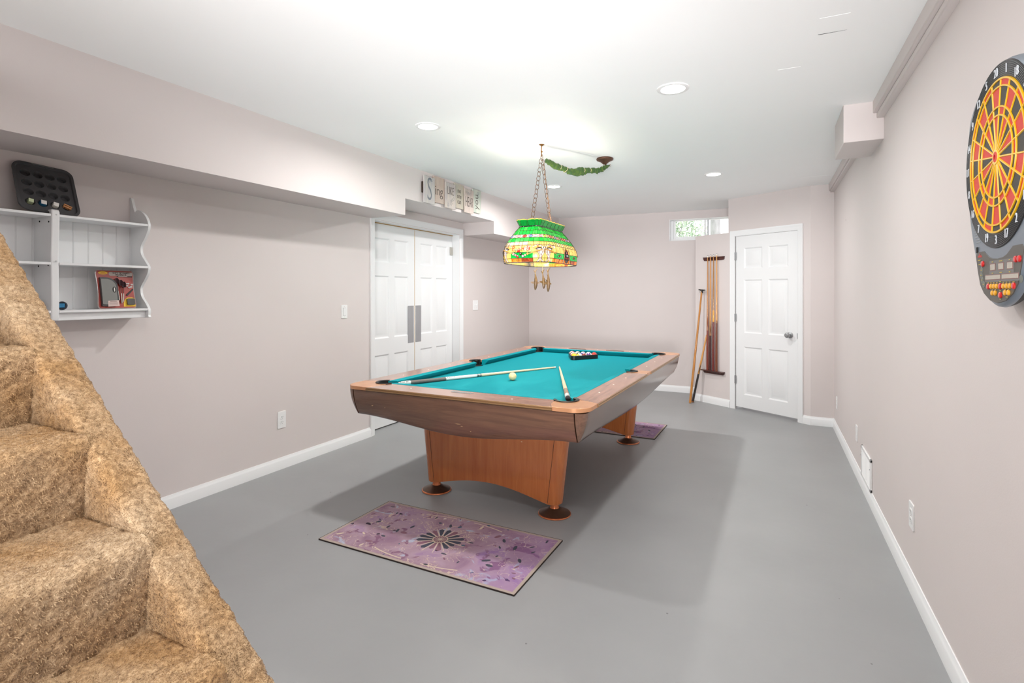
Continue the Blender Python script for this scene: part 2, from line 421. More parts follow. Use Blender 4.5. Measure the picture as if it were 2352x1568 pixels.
# double doors in the left wall: local frame x along +y world, front (-y local) facing +x world
dl = (Vector((lw(DY1), DY1, 0)) - Vector((lw(DY0), DY0, 0))).normalized()
dn = Vector((dl.y, -dl.x, 0))                      # into the room
Lo = Vector((lw(DY0), DY0, 0)); LW = (DY1 - DY0) / dl.y
def lf(s, n, z): return Lo + dl * s + dn * n + Vector((0, 0, z))
REC = -.105
ML = frame(lf(0, REC, 0), tuple(dl), tuple(-dn), (0, 0, 1))
MID = LW * .505
def leaf(name, s0, s1, label, side):
    e = bpy.data.objects.new(name, None); C.objects.link(e); e.location = lf(s0, REC, 0); struct(e); e['label'] = label
    M0 = Matrix.Translation(-lf(s0, REC, 0)) @ frame(lf(s0, REC, 0), tuple(dl), tuple(-dn), (0, 0, 1))
    g = G(); panel_leaf(g, s1 - s0, 2.034, .035, M0 @ Mt(0, 0, .012))
    g.obj('door_leaf', M_door, e)
    g = G(); w = s1 - s0; x = (w - .115, w - .012) if side > 0 else (.012, .115)
    g.box(x[0], x[1], -.0015, 0, .815, 1.215, 0, M0)
    pp = lab(g.obj('push_plate', M_brushed, e, bevel=.0007), 'brushed metal push plate')
    for zz in (.825, 1.015, 1.205):
        for xx in (x[0] + .01, x[1] - .01): g = G(); g.ball((xx, -.0018, zz), .003, 8, 0, M0); g.obj('screw', M_steel, pp)
    for z in ((1.81, ) if side < 0 else (1.81,)):
        if side < 0:
            g = G(); hinge_geo(g, M0 @ Mt(w - .003, -.004, z), .095); g.box(w - .05, w + .02, -.012, -.002, z, z + .095, 0, M0)
            lab(g.obj('hinge', mat('satin_nickel', (190, 186, 178), .35, metal=.7), e, bevel=.001), 'satin nickel hinge')
    g = G(); xe = w if side > 0 else 0
    if side > 0:
        g.box(w + .0005, w + .0055, -.003, .02, .012, 2.035, 0, M0)
        lab(g.obj('astragal', mat('tan_strip', (206, 180, 140), .5), e), 'tan meeting strip')
    return e
leaf('door_1', .004, MID - .003, 'left leaf of the white six-panel double door', 1)
leaf('door_2', MID + .003, LW - .004, 'right leaf of the white six-panel double door', -1)
g = G(); g.box(0, LW, -.012, .03, 2.042, 2.052, 0, ML)
struct(lab(g.obj('trim_5', mat('brass_track', (176, 140, 84), .4, metal=.5)), 'thin brass-coloured track above the double door'))
# jambs + casing of the double door
def casing_poly(w=.062, t=.016): return [(0, 0), (w, 0), (w, t), (w * .86, t), (w * .7, t * .7), (w * .25, t * .6), (w * .1, t * .35), (0, t * .3)]
g = G()
MW = frame(lf(0, 0, 0), tuple(dl), tuple(-dn), (0, 0, 1))
g.box(-.02, 0.0, 0, .15, 0, DZ + .01, 0, MW); g.box(LW, LW + .02, 0, .15, 0, DZ + .01, 0, MW); g.box(-.02, LW + .02, .001, .15, DZ - .006, DZ + .02, 0, MW)
def casing(g, M, w, h, cw_=.062):
    pr = casing_poly(cw_)
    loops = []
    for sx, sz in ((0, 0), (0, 1), (1, 1), (1, 0)):
        row = []
        for a, t in pr:
            x = -a - .004 if sx == 0 else w + a + .004
            z = 0 if sz == 0 else h + a + .004
            row.append((x, -t, z))
        loops.append(row)
    k = len(pr); vs = [p for r in loops for p in r]; fs = []
    for i in range(3):
        for j in range(k): fs.append((i * k + j, (i + 1) * k + j, (i + 1) * k + (j + 1) % k, i * k + (j + 1) % k)[::-1])
    fs.append(tuple(range(k))); fs.append(tuple(3 * k + j for j in range(k))[::-1])
    g.add(vs, fs, 0, M)
casing(g, MW, LW, DZ)
struct(lab(g.obj('trim_6', M_trim), 'white casing and jamb around the double door'))
g = G().box(-.2, LW + .2, .3, .35, 0, 2.4, 0, MW); struct(g.obj('wall_hall', mat('hall_dark', (120, 118, 116), .8)))

# closet door
MC = frame((cw(DS0)[0], cw(DS0)[1], 0), (D.x, D.y, 0), (-N.x, -N.y, 0), (0, 0, 1))
e = bpy.data.objects.new('door_3', None); C.objects.link(e); e.location = (cw(DS0)[0], cw(DS0)[1], 0); struct(e); e['label'] = 'white six-panel closet door on the angled wall'
M0 = Matrix.Translation(-e.location) @ MC; W3 = DS1 - DS0
g = G(); panel_leaf(g, W3 - .008, 1.978, .035, M0 @ Mt(.004, .008, .032)); g.obj('door_leaf', M_door, e)
for z in (.30, 1.02, 1.735):
    g = G(); hinge_geo(g, M0 @ Mt(-.002, -.004, z), .09); lab(g.obj('hinge', M_steel, e), 'steel hinge')
g = G(); MK = M0 @ Mt(W3 - .085, .006, .905, rx=R(90))
g.lathe([(.033, 0), (.033, .005), (.014, .01), (.012, .028), (.02, .036), (.028, .048), (.029, .056), (.024, .066), (.012, .069), (.010, .067), (.0, .067)], 28, 0, MK)
lab(g.obj('door_knob', M_steel, e), 'round steel door knob')
g = G(); g.box(W3 - .005, W3 + .004, -.001, .004, .87, .93, 0, M0); g.obj('strike_plate', M_steel, e)
g = G(); g.box(-.015, 0, 0, .11, 0, DTOP, 0, MC); g.box(W3, W3 + .015, 0, .11, 0, DTOP, 0, MC); g.box(-.015, W3 + .015, 0, .11, DTOP - .006, DTOP + .01, 0, MC)
casing(g, MC, W3, DTOP - .004, .058)
struct(lab(g.obj('trim_7', M_trim), 'white casing around the closet door'))

# ------------------------------------------------------------------ window and outdoors
e = bpy.data.objects.new('window_1', None); C.objects.link(e); e.location = (WX0, YB, WZ0); struct(e)
e['label'] = 'small sliding basement window high on the back wall'
w, h = WX1 - WX0, WZ1 - WZ0
g = G(); M_vinyl = mat('white_vinyl', (246, 247, 248), .35)
g.box(-.002, .004, -.003, .2, 0, h); g.box(w - .01, w, -.003, .2, 0, h); g.box(0, w, -.003, .2, 0, .006); g.box(0, w, 0, .2, h - .004, h)
lab(g.obj('window_jamb', M_vinyl, e), 'white jamb lining')
g = G(); a, b = .035, .03
g.box(.004, .004 + a, .09, .15, .0065, h - .0045); g.box(w - a, w - .0105, .09, .15, .0065, h - .0045); g.box(.0045 + a, w - a - .0005, .09, .15, .0065, .006 + b); g.box(.0045 + a, w - a - .0005, .09, .15, h - .012, h - .0045)
g.obj('window_frame', M_vinyl, e, bevel=.002)
g = G(); g.box(.0395, .064, .1, .125, .0365, h - .0125); g.box(.44, .462, .1, .125, .0365, h - .0125); g.box(.0645, .4395, .1, .125, .0365, .06)
g.obj('sash', M_vinyl, e, bevel=.002)
g = G(); g.box(.475, .495, .126, .15, .0365, h - .0125); g.obj('mullion', mat('grey_mullion', (205, 207, 210), .4), e)
mg, nt, bb = newmat('window_glass'); bb.inputs['Transmission Weight'].default_value = 1; bb.inputs['Roughness'].default_value = 0; bb.inputs['IOR'].default_value = 1.1
bb.inputs['Base Color'].default_value = (1, 1, 1, 1)
g = G().box(.06, .445, .112, .115, b + .02, h - .01); g.obj('pane', mg, e)
g = G().box(.47, w - .03, .137, .14, b - .002, h - .01); g.obj('pane', mg, e)

# outdoors
g = G().box(-6, 5, YB + .2, 26, 1.80, 1.90)
tag(g.obj('garden_ground', mat('outdoor_ground', (226, 224, 216), .9, var=.3, scale=3, col2=(180, 178, 160))), 'pale ground outside beyond the basement window', 'ground')
M_bark = mat('bark', (190, 188, 190), .9, var=.35, scale=14, stretch=(1, 1, .25), bump=.8, bscale=20)
def trunk(x, y, r, hgt, lean=0):
    g = G(); n = 18; rings = []
    for i in range(n):
        z = 1.85 + hgt * i / (n - 1); rings.append((x + lean * (z - 1.85) + .01 * sin(i * 1.3), y, z))
    g.tube(rings, [r * (1.18 - .25 * i / n) for i in range(n)], 14); return g
M_leaf = mat('leaf_green', (186, 206, 172), .7, var=.4, scale=3, col2=(214, 224, 206))
M_leaf2 = mat('leaf_green_dark', (150, 178, 150), .7, var=.4, scale=3, col2=(186, 200, 184))
def foliage(cx, cy, cz, rx, ry, rz, n, ms):
    g = G()
    for i in range(n):
        t = random.random() * 2 * pi; p = math.acos(2 * random.random() - 1); rr = random.random() ** .4
        c = Vector((cx + rx * rr * sin(p) * cos(t), cy + ry * rr * sin(p) * sin(t), cz + rz * rr * cos(p)))
        Mx = Mt(c.x, c.y, c.z, random.random() * 6, random.random() * 6, random.random() * 6); s = .018 + .028 * random.random()
        g.add([(-s, 0, 0), (0, -s * .45, .005), (s, 0, 0), (0, s * .45, .005)], [(0, 1, 2, 3)], random.randint(0, 1), Mx)
    return g
t = thing('tree', 'grey tree trunk standing outside in the right half of the window', 'tree', (-.73, 9.6, 1.9))
g = trunk(-.968, 11.2, .085, 4.2, .012); g.v = [(x - t.location.x, y - t.location.y, z - t.location.z) for x, y, z in g.v]; g.obj('trunk', M_bark, t)
g = foliage(-1.0, 11.2, 6.4, 1.6, 1.4, 1.0, 500, 0); g.v = [(x - t.location.x, y - t.location.y, z - t.location.z) for x, y, z in g.v]; g.obj('foliage', [M_leaf, M_leaf2], t)
def bush(cx, cy, label, sx=1, sz=1):
    t = thing('shrub', label, 'shrub', (cx, cy, 1.88))
    g = G()
    for k in range(6):
        a = k * 1.05; g.tube([(0, 0, 0), (.12 * cos(a), .12 * sin(a), .35 * sz), (.3 * cos(a) * sx, .25 * sin(a), .9 * sz)], [.02, .014, .005], 6)
    g.obj('stem', M_bark, t)
    g = foliage(0, 0, .75 * sz, .75 * sx, .5, .75 * sz, 3600, 0); g.obj('foliage', [M_leaf, M_leaf2], t)
bush(-1.75, 10.6, 'loose green shrub filling the left pane of the window', .95, 1.0)
bush(-.2, 14.5, 'small faint shrub outside low at the right end of the window', .8, .55)

# ------------------------------------------------------------------ ceiling fixtures
M_lens = emis('downlight_lens', '#fffaf2', 14.0)
def downlight(x, y, label, watts):
    t = thing('recessed_light', label, 'ceiling light', (x, y, ceil_z(x)), 0, 'round recessed ceiling lights')
    g = G().lathe([(.062, -.001), (.064, -.006), (.072, -.007), (.083, -.004), (.085, 0)], 40); g.obj('trim_ring', M_plate, t)
    g = G().lathe([(0, -.007), (.04, -.0065), (.062, -.004), (.063, -.001)], 40); lab(g.obj('lens', M_lens, t), 'glowing white lens')
    l = area_light('downlight_bulb', (x, y, ceil_z(x) - .010), .12, watts, (1, .985, .965)); l.data.spread = R(172)
    return t
dlab = ['glowing round ceiling light nearest the left soffit, left of the hanging glass lamp', 'glowing round ceiling light, largest in view, right of the hanging glass lamp',
        'round ceiling light toward the closet door, far right', 'small far round ceiling light seen behind the lamp chains',
        'added unseen round ceiling light above the foot of the stairs', 'added unseen round ceiling light behind the camera near the right wall', 'added unseen round ceiling light behind the camera near the stairs']
for (x, y), s, w_ in zip(DOWNLIGHTS, dlab, DOWNLIGHT_W): downlight(x, y, s, w_)
# ceiling access panels
def cpanel(name, poly, label, gap=False):
    g = G(); vs = [(x, y, ceil_z(x) - .0007) for x, y in poly]; vt = [(x, y, ceil_z(x) + .01) for x, y in poly]; n = len(poly)
    g.add(vs + vt, [tuple(range(n))[::-1]] + [(i, (i + 1) % n, (i + 1) % n + n, i + n) for i in range(n)])
    if gap:
        (xa, ya), (xb, yb) = poly[2], poly[3]
        g.add([(xa, ya, ceil_z(xa) - .0012), (xb, yb, ceil_z(xb) - .0012), (xb, yb + .0045, ceil_z(xb) - .0012), (xa, ya + .0012, ceil_z(xa) - .0012)], [(0, 1, 2, 3)], 1)
    return struct(lab(g.obj(name, [M_ceil, M_dark]), label))
cpanel('trim_8', [(.18, 2.45), (.285, 2.45), (.29, 2.600), (.185, 2.598)], 'small ceiling access panel with a dark gap at its edge', True)
cpanel('trim_9', [(.035, 2.93), (.135, 2.93), (.135, 3.065), (.035, 3.065)], 'small painted-over ceiling access panel')
cpanel('trim_10', [(.268, 5.76), (.53, 5.76), (.53, 6.235), (.36, 6.235), (.268, 6.29)], 'square ceiling access panel in the far right corner')
# crack / tape seam in the ceiling between the hook and the canopy
g = G(); random.seed(3)
pts = [(-1.50, 3.74), (-1.47, 3.79), (-1.44, 3.83), (-1.40, 3.90), (-1.385, 3.95), (-1.36, 3.98), (-1.345, 4.03), (-1.31, 4.07), (-1.29, 4.13), (-1.265, 4.17)]
rows = []
for i, p in enumerate(pts):
    a, c = Vector(pts[max(0, i - 1)]), Vector(pts[min(len(pts) - 1, i + 1)]); d = (c - a).normalized(); n = Vector((-d.y, d.x)); w2 = (.003, .009)[i % 2] if 0 < i < 9 else .0005
    p = Vector(p) + n * random.uniform(-.006, .006); q = p + n * w2; r = p - n * w2 * 1.6
    rows += [(q.x, q.y, ceil_z(q.x)), (p.x, p.y, ceil_z(p.x) - .0022), (r.x, r.y, ceil_z(r.x))]
g.add(rows, [(i * 3 + k, i * 3 + k + 1, i * 3 + k + 4, i * 3 + k + 3) for i in range(len(pts) - 1) for k in (0, 1)])
struct(lab(g.obj('trim_11', M_ceil), 'lifted ceiling tape seam between hook and canopy'))

# ------------------------------------------------------------------ wall plates, register
def plate_frame(loc, out): # out: outward normal, horizontal
    o = Vector(out).normalized(); ex = Vector((0, 0, 1)).cross(o)   # right-hand direction when looking at the plate from the room
    return frame((0, 0, 0), tuple(ex), (0, 0, 1), tuple(o))
def wall_plate(name, loc, out, label, cat, kind, w=.072, h=.117, group=None):
    t = thing(name, label, cat, loc, 0, group); M = plate_frame(loc, out)
    g = G(); g.prism(rrect(w / 2, h / 2, .004, 3), 0, .006, 0, M); g.obj('face_plate', M_plate, t, bevel=.0015)
    if kind == 'rocker':
        g = G(); g.add([(-.016, -.033, .006), (.016, -.033, .006), (.016, .033, .006), (-.016, .033, .006), (-.016, -.033, .008), (.016, -.033, .008), (.016, .033, .011), (-.016, .033, .011), ], [(4, 5, 6, 7), (0, 1, 5, 4), (1, 2, 6, 5), (2, 3, 7, 6), (3, 0, 4, 7)], 0, M)
        sw = g.obj('rocker', M_plate, t)
        g = G(); g.box(-.0175, .0175, -.0345, .0345, .0058, .0064, 0, M); g.obj('rocker_gap', mat('shadow_grey', (150, 150, 150), .6), t)
    elif kind == 'toggle2':
        for sx in (-.023, .023) if w > .1 else (0,):
            g = G(); g.box(sx - .005, sx + .005, -.012, .012, .006, .0066, 0, M); g.box(sx - .004, sx + .004, -.004, .01, .006, .016, 0, M); g.obj('toggle', M_plate, t, bevel=.001)
    elif kind == 'outlet':
        for zz in (-.0195, .0195):
            g = G(); g.prism([(x, y + zz) for x, y in rrect(.0165, .0145, .008, 4)], .006, .0078, 0, M); so = g.obj('socket', M_plate, t)
            g = G()
            for sx, hh in ((-.0065, .0045), (.0065, .0038)): g.box(sx - .0011, sx + .0011, zz + .001 - hh + .002, zz + .001 + hh + .002, .0075, .0081, 0, M)
            g.prism(ell(0, zz - .008, .0024, .0024, 10), .0075, .0081, 0, M); g.obj('slot', M_dark, so)
    elif kind == 'jack':
        g = G(); g.box(-.01, .01, -.012, .012, .006, .008, 0, M); g.obj('jack_insert', M_plate, t)
    for zz in ((-.046, .046) if kind in ('rocker',) else ((-.030, .030) if kind == 'toggle2' else ((0,) if kind == 'outlet' else (-.04, .04)))):
        for sx in ((-.023, .023) if (kind == 'toggle2' and w > .1) else (0,)): g = G(); g.ball((sx, zz, .006), .0028, 8, 0, M, (1, 1, .5)); g.obj('screw', mat('screw_white', (205, 205, 205), .4), t)
    return t
xo = Vector((1, 0, 0))
wall_plate('light_switch', (-3.39, 3.580, 1.188), xo, 'white single rocker light switch left of the double doors', 'light switch', 'rocker')
wall_plate('light_switch', (lw(5.875), 5.875, 1.196), (dn.x, dn.y, 0), 'white double toggle light switch right of the double doors', 'light switch', 'toggle2', .118, .125)
wall_plate('wall_outlet', (-3.39, 2.911, .378), xo, 'white duplex outlet low on the left wall', 'outlet', 'outlet', .074, .128)
xi = Vector((-1, 0, 0))
wall_plate('wall_outlet', (XR, 5.99, .292), xi, 'white outlet on the right wall, farthest, nearest the corner', 'outlet', 'outlet')
wall_plate('cable_plate', (XR, 4.675, .312), xi, 'blank white wall plate on the right wall just beyond the vent', 'wall plate', 'jack')
wall_plate('wall_outlet', (XR, 2.975, .342), xi, 'white duplex outlet on the right wall nearest the camera', 'outlet', 'outlet', .08, .118)
# return-air register
t = thing('air_vent', 'white metal air return grille above the right baseboard', 'vent', (XR, 4.215, .085))
Mv = plate_frame(None, xi)
g = G(); W2, Hh = .19, .212
g.box(-W2, W2, 0, .022, 0, .012, 0, Mv); g.box(-W2, W2, Hh - .022, Hh, 0, .012, 0, Mv); g.box(-W2, -W2 + .022, 0, Hh, 0, .012, 0, Mv); g.box(W2 - .022, W2, 0, Hh, 0, .012, 0, Mv)
g.box(-.004, .004, 0, Hh, 0, .009, 0, Mv)
g.obj('frame', M_plate, t, bevel=.003)
g = G(); g.box(-W2 + .01, W2 - .01, .01, Hh - .01, .0, .002, 0, Mv); g.obj('backing', mat('vent_shadow', (150, 150, 150), .7), t)
g = G()
for k in range(16):
    z = .024 + k * .0107; g.add([(-W2 + .02, z, .009), (W2 - .02, z, .009), (W2 - .02, z + .007, .003), (-W2 + .02, z + .007, .003)], [(0, 1, 2, 3)], 0, Mv)
    g.box(-W2 + .02, W2 - .02, z - .001, z + .0005, .004, .0095, 0, Mv)
lab(g.obj('louvers', M_plate, t), 'slanted louvres')
for sx in (-W2 + .011, W2 - .011): g = G(); g.ball((sx, Hh / 2 + .04, .012), .004, 8, 0, Mv); g.obj('screw', M_steel, t)
# nail hole in the right wall
g = G().lathe([(.0, -.002), (.004, -.001), (.004, .001), (0, .001)], 8, 0, Mt(XR, 5.32, 1.977, ry=R(-90)))
tag(g.obj('wall_nail', M_dark), 'tiny dark nail head high on the right wall beside the corner', 'nail')
# ------------------------------------------------------------------ pool table
M_railtop = wood('rail_veneer', (116, 78, 60), (176, 124, 98), 'y', 5, .22, .5)
M_railtopx = wood('rail_veneer_cross', (116, 78, 60), (176, 124, 98), 'x', 5, .22, .5)
M_apron = wood('apron_walnut_cross', (98, 68, 52), (122, 86, 66), 'x', 3, .2, .7)
M_aprony = wood('apron_walnut', (98, 70, 56), (120, 88, 70), 'y', 3, .2, .7)
M_ped = wood('pedestal_veneer', (172, 94, 46), (198, 120, 66), 'z', 2.2, .22, .6, (.3, .75))
M_cast = mat('copper_casting', (216, 158, 116), .26, metal=.4, var=.12, scale=14)
M_lip = mat('bronze_trim', (168, 132, 94), .3, metal=.5, var=.25, scale=20, stretch=(1, 8, 8))
M_liner = mat('black_rubber', (18, 17, 17), .45)
def felt_mat():
    m, nt, b = newmat('teal_felt'); L = nt.links.new
    tc = nt.nodes.new('ShaderNodeTexCoord'); mp = nt.nodes.new('ShaderNodeMapping'); mp.inputs['Scale'].default_value = (1, .45, 1); mp.inputs['Rotation'].default_value = (0, 0, .5)
    L(tc.outputs['Object'], mp.inputs[0])
    n = nt.nodes.new('ShaderNodeTexNoise'); n.inputs['Scale'].default_value = 4.5; n.inputs['Detail'].default_value = 5; n.inputs['Distortion'].default_value = .5; L(mp.outputs[0], n.inputs['Vector'])
    sx = nt.nodes.new('ShaderNodeSeparateXYZ'); L(tc.outputs['Object'], sx.inputs[0])
    # worn, chalky cloth towards the head end of the table
    mr = nt.nodes.new('ShaderNodeMapRange'); mr.inputs[1].default_value = -.1; mr.inputs[2].default_value = -1.1; L(sx.outputs['Y'], mr.inputs[0])
    cr = nt.nodes.new('ShaderNodeValToRGB'); e = cr.color_ramp.elements; e[0].position = .42; e[1].position = .68
    e[0].color = (0, 0, 0, 1); e[1].color = (1, 1, 1, 1); L(n.outputs['Fac'], cr.inputs[0])
    mu = nt.nodes.new('ShaderNodeMath'); mu.operation = 'MULTIPLY'; L(mr.outputs[0], mu.inputs[0]); L(cr.outputs[0], mu.inputs[1])
    mx = nt.nodes.new('ShaderNodeMix'); mx.data_type = 'RGBA'; mx.inputs[6].default_value = srgb((0, 130, 140)); mx.inputs[7].default_value = srgb((30, 152, 160))
    L(mu.outputs[0], mx.inputs[0]); L(mx.outputs[2], b.inputs['Base Color']); b.inputs['Roughness'].default_value = .9; b.inputs['Specular IOR Level'].default_value = .15
    n2 = nt.nodes.new('ShaderNodeTexNoise'); n2.inputs['Scale'].default_value = 700; L(tc.outputs['Object'], n2.inputs['Vector'])
    bp = nt.nodes.new('ShaderNodeBump'); bp.inputs['Strength'].default_value = .1; bp.inputs['Distance'].default_value = .001; L(n2.outputs['Fac'], bp.inputs['Height']); L(bp.outputs[0], b.inputs['Normal'])
    return m
M_felt = felt_mat()
TX, TY, TR = -1.61, 3.974, R(-1.0)
HW, HL, ZT, ZC = .81, 1.41, .770, .730
T = thing('pool_table', 'brown pool table with teal cloth and copper corners in the middle of the room', 'pool table', (TX, TY, 0), TR)
WI, LI = .652, 1.238; WN, LN = .604, 1.188; PC = (.628, 1.212); PR = .060
# cloth bed with pocket bites
def bed_outline():
    X, Y = .660, 1.245
    a0 = -math.degrees(math.acos((X - PC[0]) / PR)); a1 = -(180 + math.degrees(math.asin((Y - PC[1]) / PR)))
    c = [(PC[0] + PR * cos(R(a0 + (a1 - a0) * i / 14)), PC[1] + PR * sin(R(a0 + (a1 - a0) * i / 14))) for i in range(15)]
    s0 = math.degrees(math.acos((X - .668) / .062))
    s = [(.668 + .062 * cos(R(-s0 - (360 - 2 * s0) * i / 14)), .062 * sin(R(-s0 - (360 - 2 * s0) * i / 14))) for i in range(15)]
    return [(x, -y) for x, y in c][::-1] + s + c + [(-x, y) for x, y in c][::-1] + [(-x, -y) for x, y in s] + [(-x, -y) for x, y in c]
g = G().prism(bed_outline(), .70, ZC); g.obj('playing_surface', M_felt, T)
g = G(); g.box(-.70, .70, -1.29, 1.29, .60, .70); lab(g.obj('light_block_frame', mat('table_underside', (60, 40, 30), .7), T), 'dark underframe box added to block light')  # plain box added under the bed to block light
def corner_poly():
    p = [(.81, 1.225)]
    r = .095
    p += [(.81 - r + r * cos(R(90 * i / 8)), 1.41 - r + r * sin(R(90 * i / 8))) for i in range(9)]
    p += [(.625, 1.41), (.592, 1.345), (.578, 1.28)]
    p += [(PC[0] + .070 * cos(R(t)), PC[1] + .070 * sin(R(t))) for t in range(128, -39, -14)]
    p += [(.74, 1.188)]
    return p
mir = lambda P_, sx, sy: [(x * sx, y * sy) for x, y in P_]
for sx in (1, -1):
    for sy in (1, -1):
        g = G(); P2 = mir(corner_poly(), sx, sy); g.prism(P2, .748, ZT)
        co = lab(g.obj('corner_casting', M_cast, T, bevel=.003), 'copper corner casting')
        g = G(); cx, cy = sx * PC[0], sy * PC[1]
        base = math.atan2(sy, sx)
        arc = [base + R(t) for t in range(-112, 113, 8)]
        # pocket liner: U-shaped rim with a skirt
        vs = []; fs = []; sec = [(.071, .7745), (.064, .777), (.052, .773), (.050, .72), (.056, .70), (.070, .74)]
        for t in arc:
            for rr, z in sec: vs.append((cx + rr * cos(t), cy + rr * sin(t), z))
        k = len(sec); n = len(arc)
        for i in range(n - 1):
            for j in range(k): fs.append((i * k + j, (i + 1) * k + j, (i + 1) * k + (j + 1) % k, i * k + (j + 1) % k))
        fs.append(tuple(range(k))[::-1]); fs.append(tuple((n - 1) * k + j for j in range(k)))
        g.add(vs, fs)
        g.lathe([(.056, .73), (.056, .62), (.04, .60), (0, .60)], 24, 0, Mt(cx, cy, 0))
        g.obj('pocket_liner', M_liner, co)
    # side pocket casting
    g = G(); P2 = [(.81, -.062), (.81, .062), (.70, .085), (.655, .09)] + [(.668 + .058 * cos(R(t)), .058 * sin(R(t))) for t in range(80, -81, -16)] + [(.655, -.09), (.70, -.085)]
    P2 = [(x * sx, y) for x, y in P2]; g.prism(P2, .748, ZT); so = lab(g.obj('side_casting', M_cast, T, bevel=.003), 'copper side-pocket casting')
    g = G(); arc = [(0 if sx > 0 else pi) + R(t) for t in range(-100, 101, 8)]; cx = sx * .668; vs = []; fs = []
    sec = [(.060, .7745), (.054, .777), (.043, .773), (.042, .72), (.047, .70), (.058, .74)]
    for t in arc:
        for rr, z in sec: vs.append((cx + rr * cos(t), rr * sin(t), z))
    k = len(sec); n = len(arc)
    for i in range(n - 1):
        for j in range(k): fs.append((i * k + j, (i + 1) * k + j, (i + 1) * k + (j + 1) % k, i * k + (j + 1) % k))
    fs.append(tuple(range(k))[::-1]); fs.append(tuple((n - 1) * k + j for j in range(k))); g.add(vs, fs)
    g.lathe([(.05, .73), (.05, .62), (.035, .60), (0, .60)], 24, 0, Mt(cx, 0, 0)); g.obj('pocket_liner', M_liner, so)
def cushion_geo(g, y0n, y1n, y0b, y1b, nose, back, M):
    """profile across (x = distance from table centre), ends cut back at the pockets"""
    prof = [(back, .7705), (back - .02, .7712), (nose + .006, .7695), (nose, .766), (nose + .002, .7605), (nose + .026, .731), (back, .731)]
    vs = []
    for end in (0, 1):
        for x, z in prof:
            f = (x - nose) / (back - nose); yn, yb = (y0n, y0b) if end == 0 else (y1n, y1b)
            vs.append((x, yn + (yb - yn) * f, z))
    k = len(prof); fs = [(j, (j + 1) % k, k + (j + 1) % k, k + j) for j in range(k)] + [tuple(range(k))[::-1], tuple(k + j for j in range(k))]
    g.add(vs, fs, 0, M)
def lip_geo(g, a, b, d, M):
    """rounded bronze lip below the rail top from a to b along local y, at x = d"""
    prof = [(d - .004, .7695), (d + .002, .768), (d + .004, .7635), (d + .0015, .7595), (d + .005, .757), (d + .006, .7525), (d + .003, .749), (d - .004, .748)]
    k = len(prof); vs = [(x, y, z) for y in (a, b) for x, z in prof]
    g.add(vs, [(j, (j + 1) % k, k + (j + 1) % k, k + j) for j in range(k)] + [tuple(range(k))[::-1], tuple(k + j for j in range(k))], 0, M)
def rail(poly, matl, cush, lip, sights, M, plate=False):
    g = G(); g.prism(poly, .749, ZT - .0006, 0, M); r_ = lab(g.obj('rail', matl, T, bevel=.0008), 'walnut-look rail top')
    g = G(); cushion_geo(g, *cush, M); lab(g.obj('cushion', M_felt, r_, bevel=.0006), 'teal cloth cushion')
    g = G(); lip_geo(g, *lip, M); lab(g.obj('edge_trim', M_lip, r_), 'bronze edge moulding')
    for x, y in sights:
        g = G(); g.lathe([(.0, ZT + .0008), (.0045, ZT + .0006), (.005, ZT - .001)][::-1], 12, 0, M @ Mt(x, y, 0)); lab(g.obj('rail_sight', mat('pearl', (235, 230, 220), .3), r_), 'pearl dot')
    return r_
for sx in (1, -1):
    for sy in (1, -1):
        M = Matrix.Scale(1, 4) @ Matrix.Diagonal((sx, sy, 1, 1))
        poly = [(.81, .062), (.81, 1.225), (.74, 1.188), (.683, 1.167), (WI, 1.155), (WI, .09), (.70, .085)]
        r_ = rail(poly, M_railtop, (.098, 1.128, .068, 1.168, WN, WI), (.062, 1.225, HW), [(.722, y) for y in (.32, .62, .92)], M)
for sy in (1, -1):
    M = Matrix.Rotation(R(90) * sy, 4, 'Z')          # local +x -> world ±y
    poly = [(1.41, -.625), (1.41, .625), (1.345, .592), (1.28, .578), (LI, .572), (LI, -.572), (1.28, -.578), (1.345, -.592)]
    r_ = rail(poly, M_railtopx, (-.544, .544, -.584, .584, LN, LI), (-.625, .625, HL), [(1.315, y) for y in (-.33, 0, .33)] if sy > 0 else [(1.315, -.35), (1.325, .35)], M)
    if sy < 0:
        g = G(); g.prism([(1.275, .075), (1.275, -.075), (1.302, -.068), (1.302, .068)], ZT - .001, ZT + .0008, 0, M @ Mt(0, 0, 0))
        for i in range(9): g.box(1.283, 1.289, -.055 + i * .012, -.048 + i * .012, ZT + .0007, ZT + .0011, 1, M)
        lab(g.obj('name_plate', [M_steel, mat('plate_mark', (120, 116, 110), .4)], r_), 'thin silver name plate')
    else:
        for y in (-.18, .22):
            g = G(); g.box(1.30, 1.33, y - .09, y + .09, ZT - .001, ZT + .0012, 0, M); lab(g.obj('rail_insert', mat('dark_insert', (70, 62, 58), .4), r_), 'dark inlay strip')
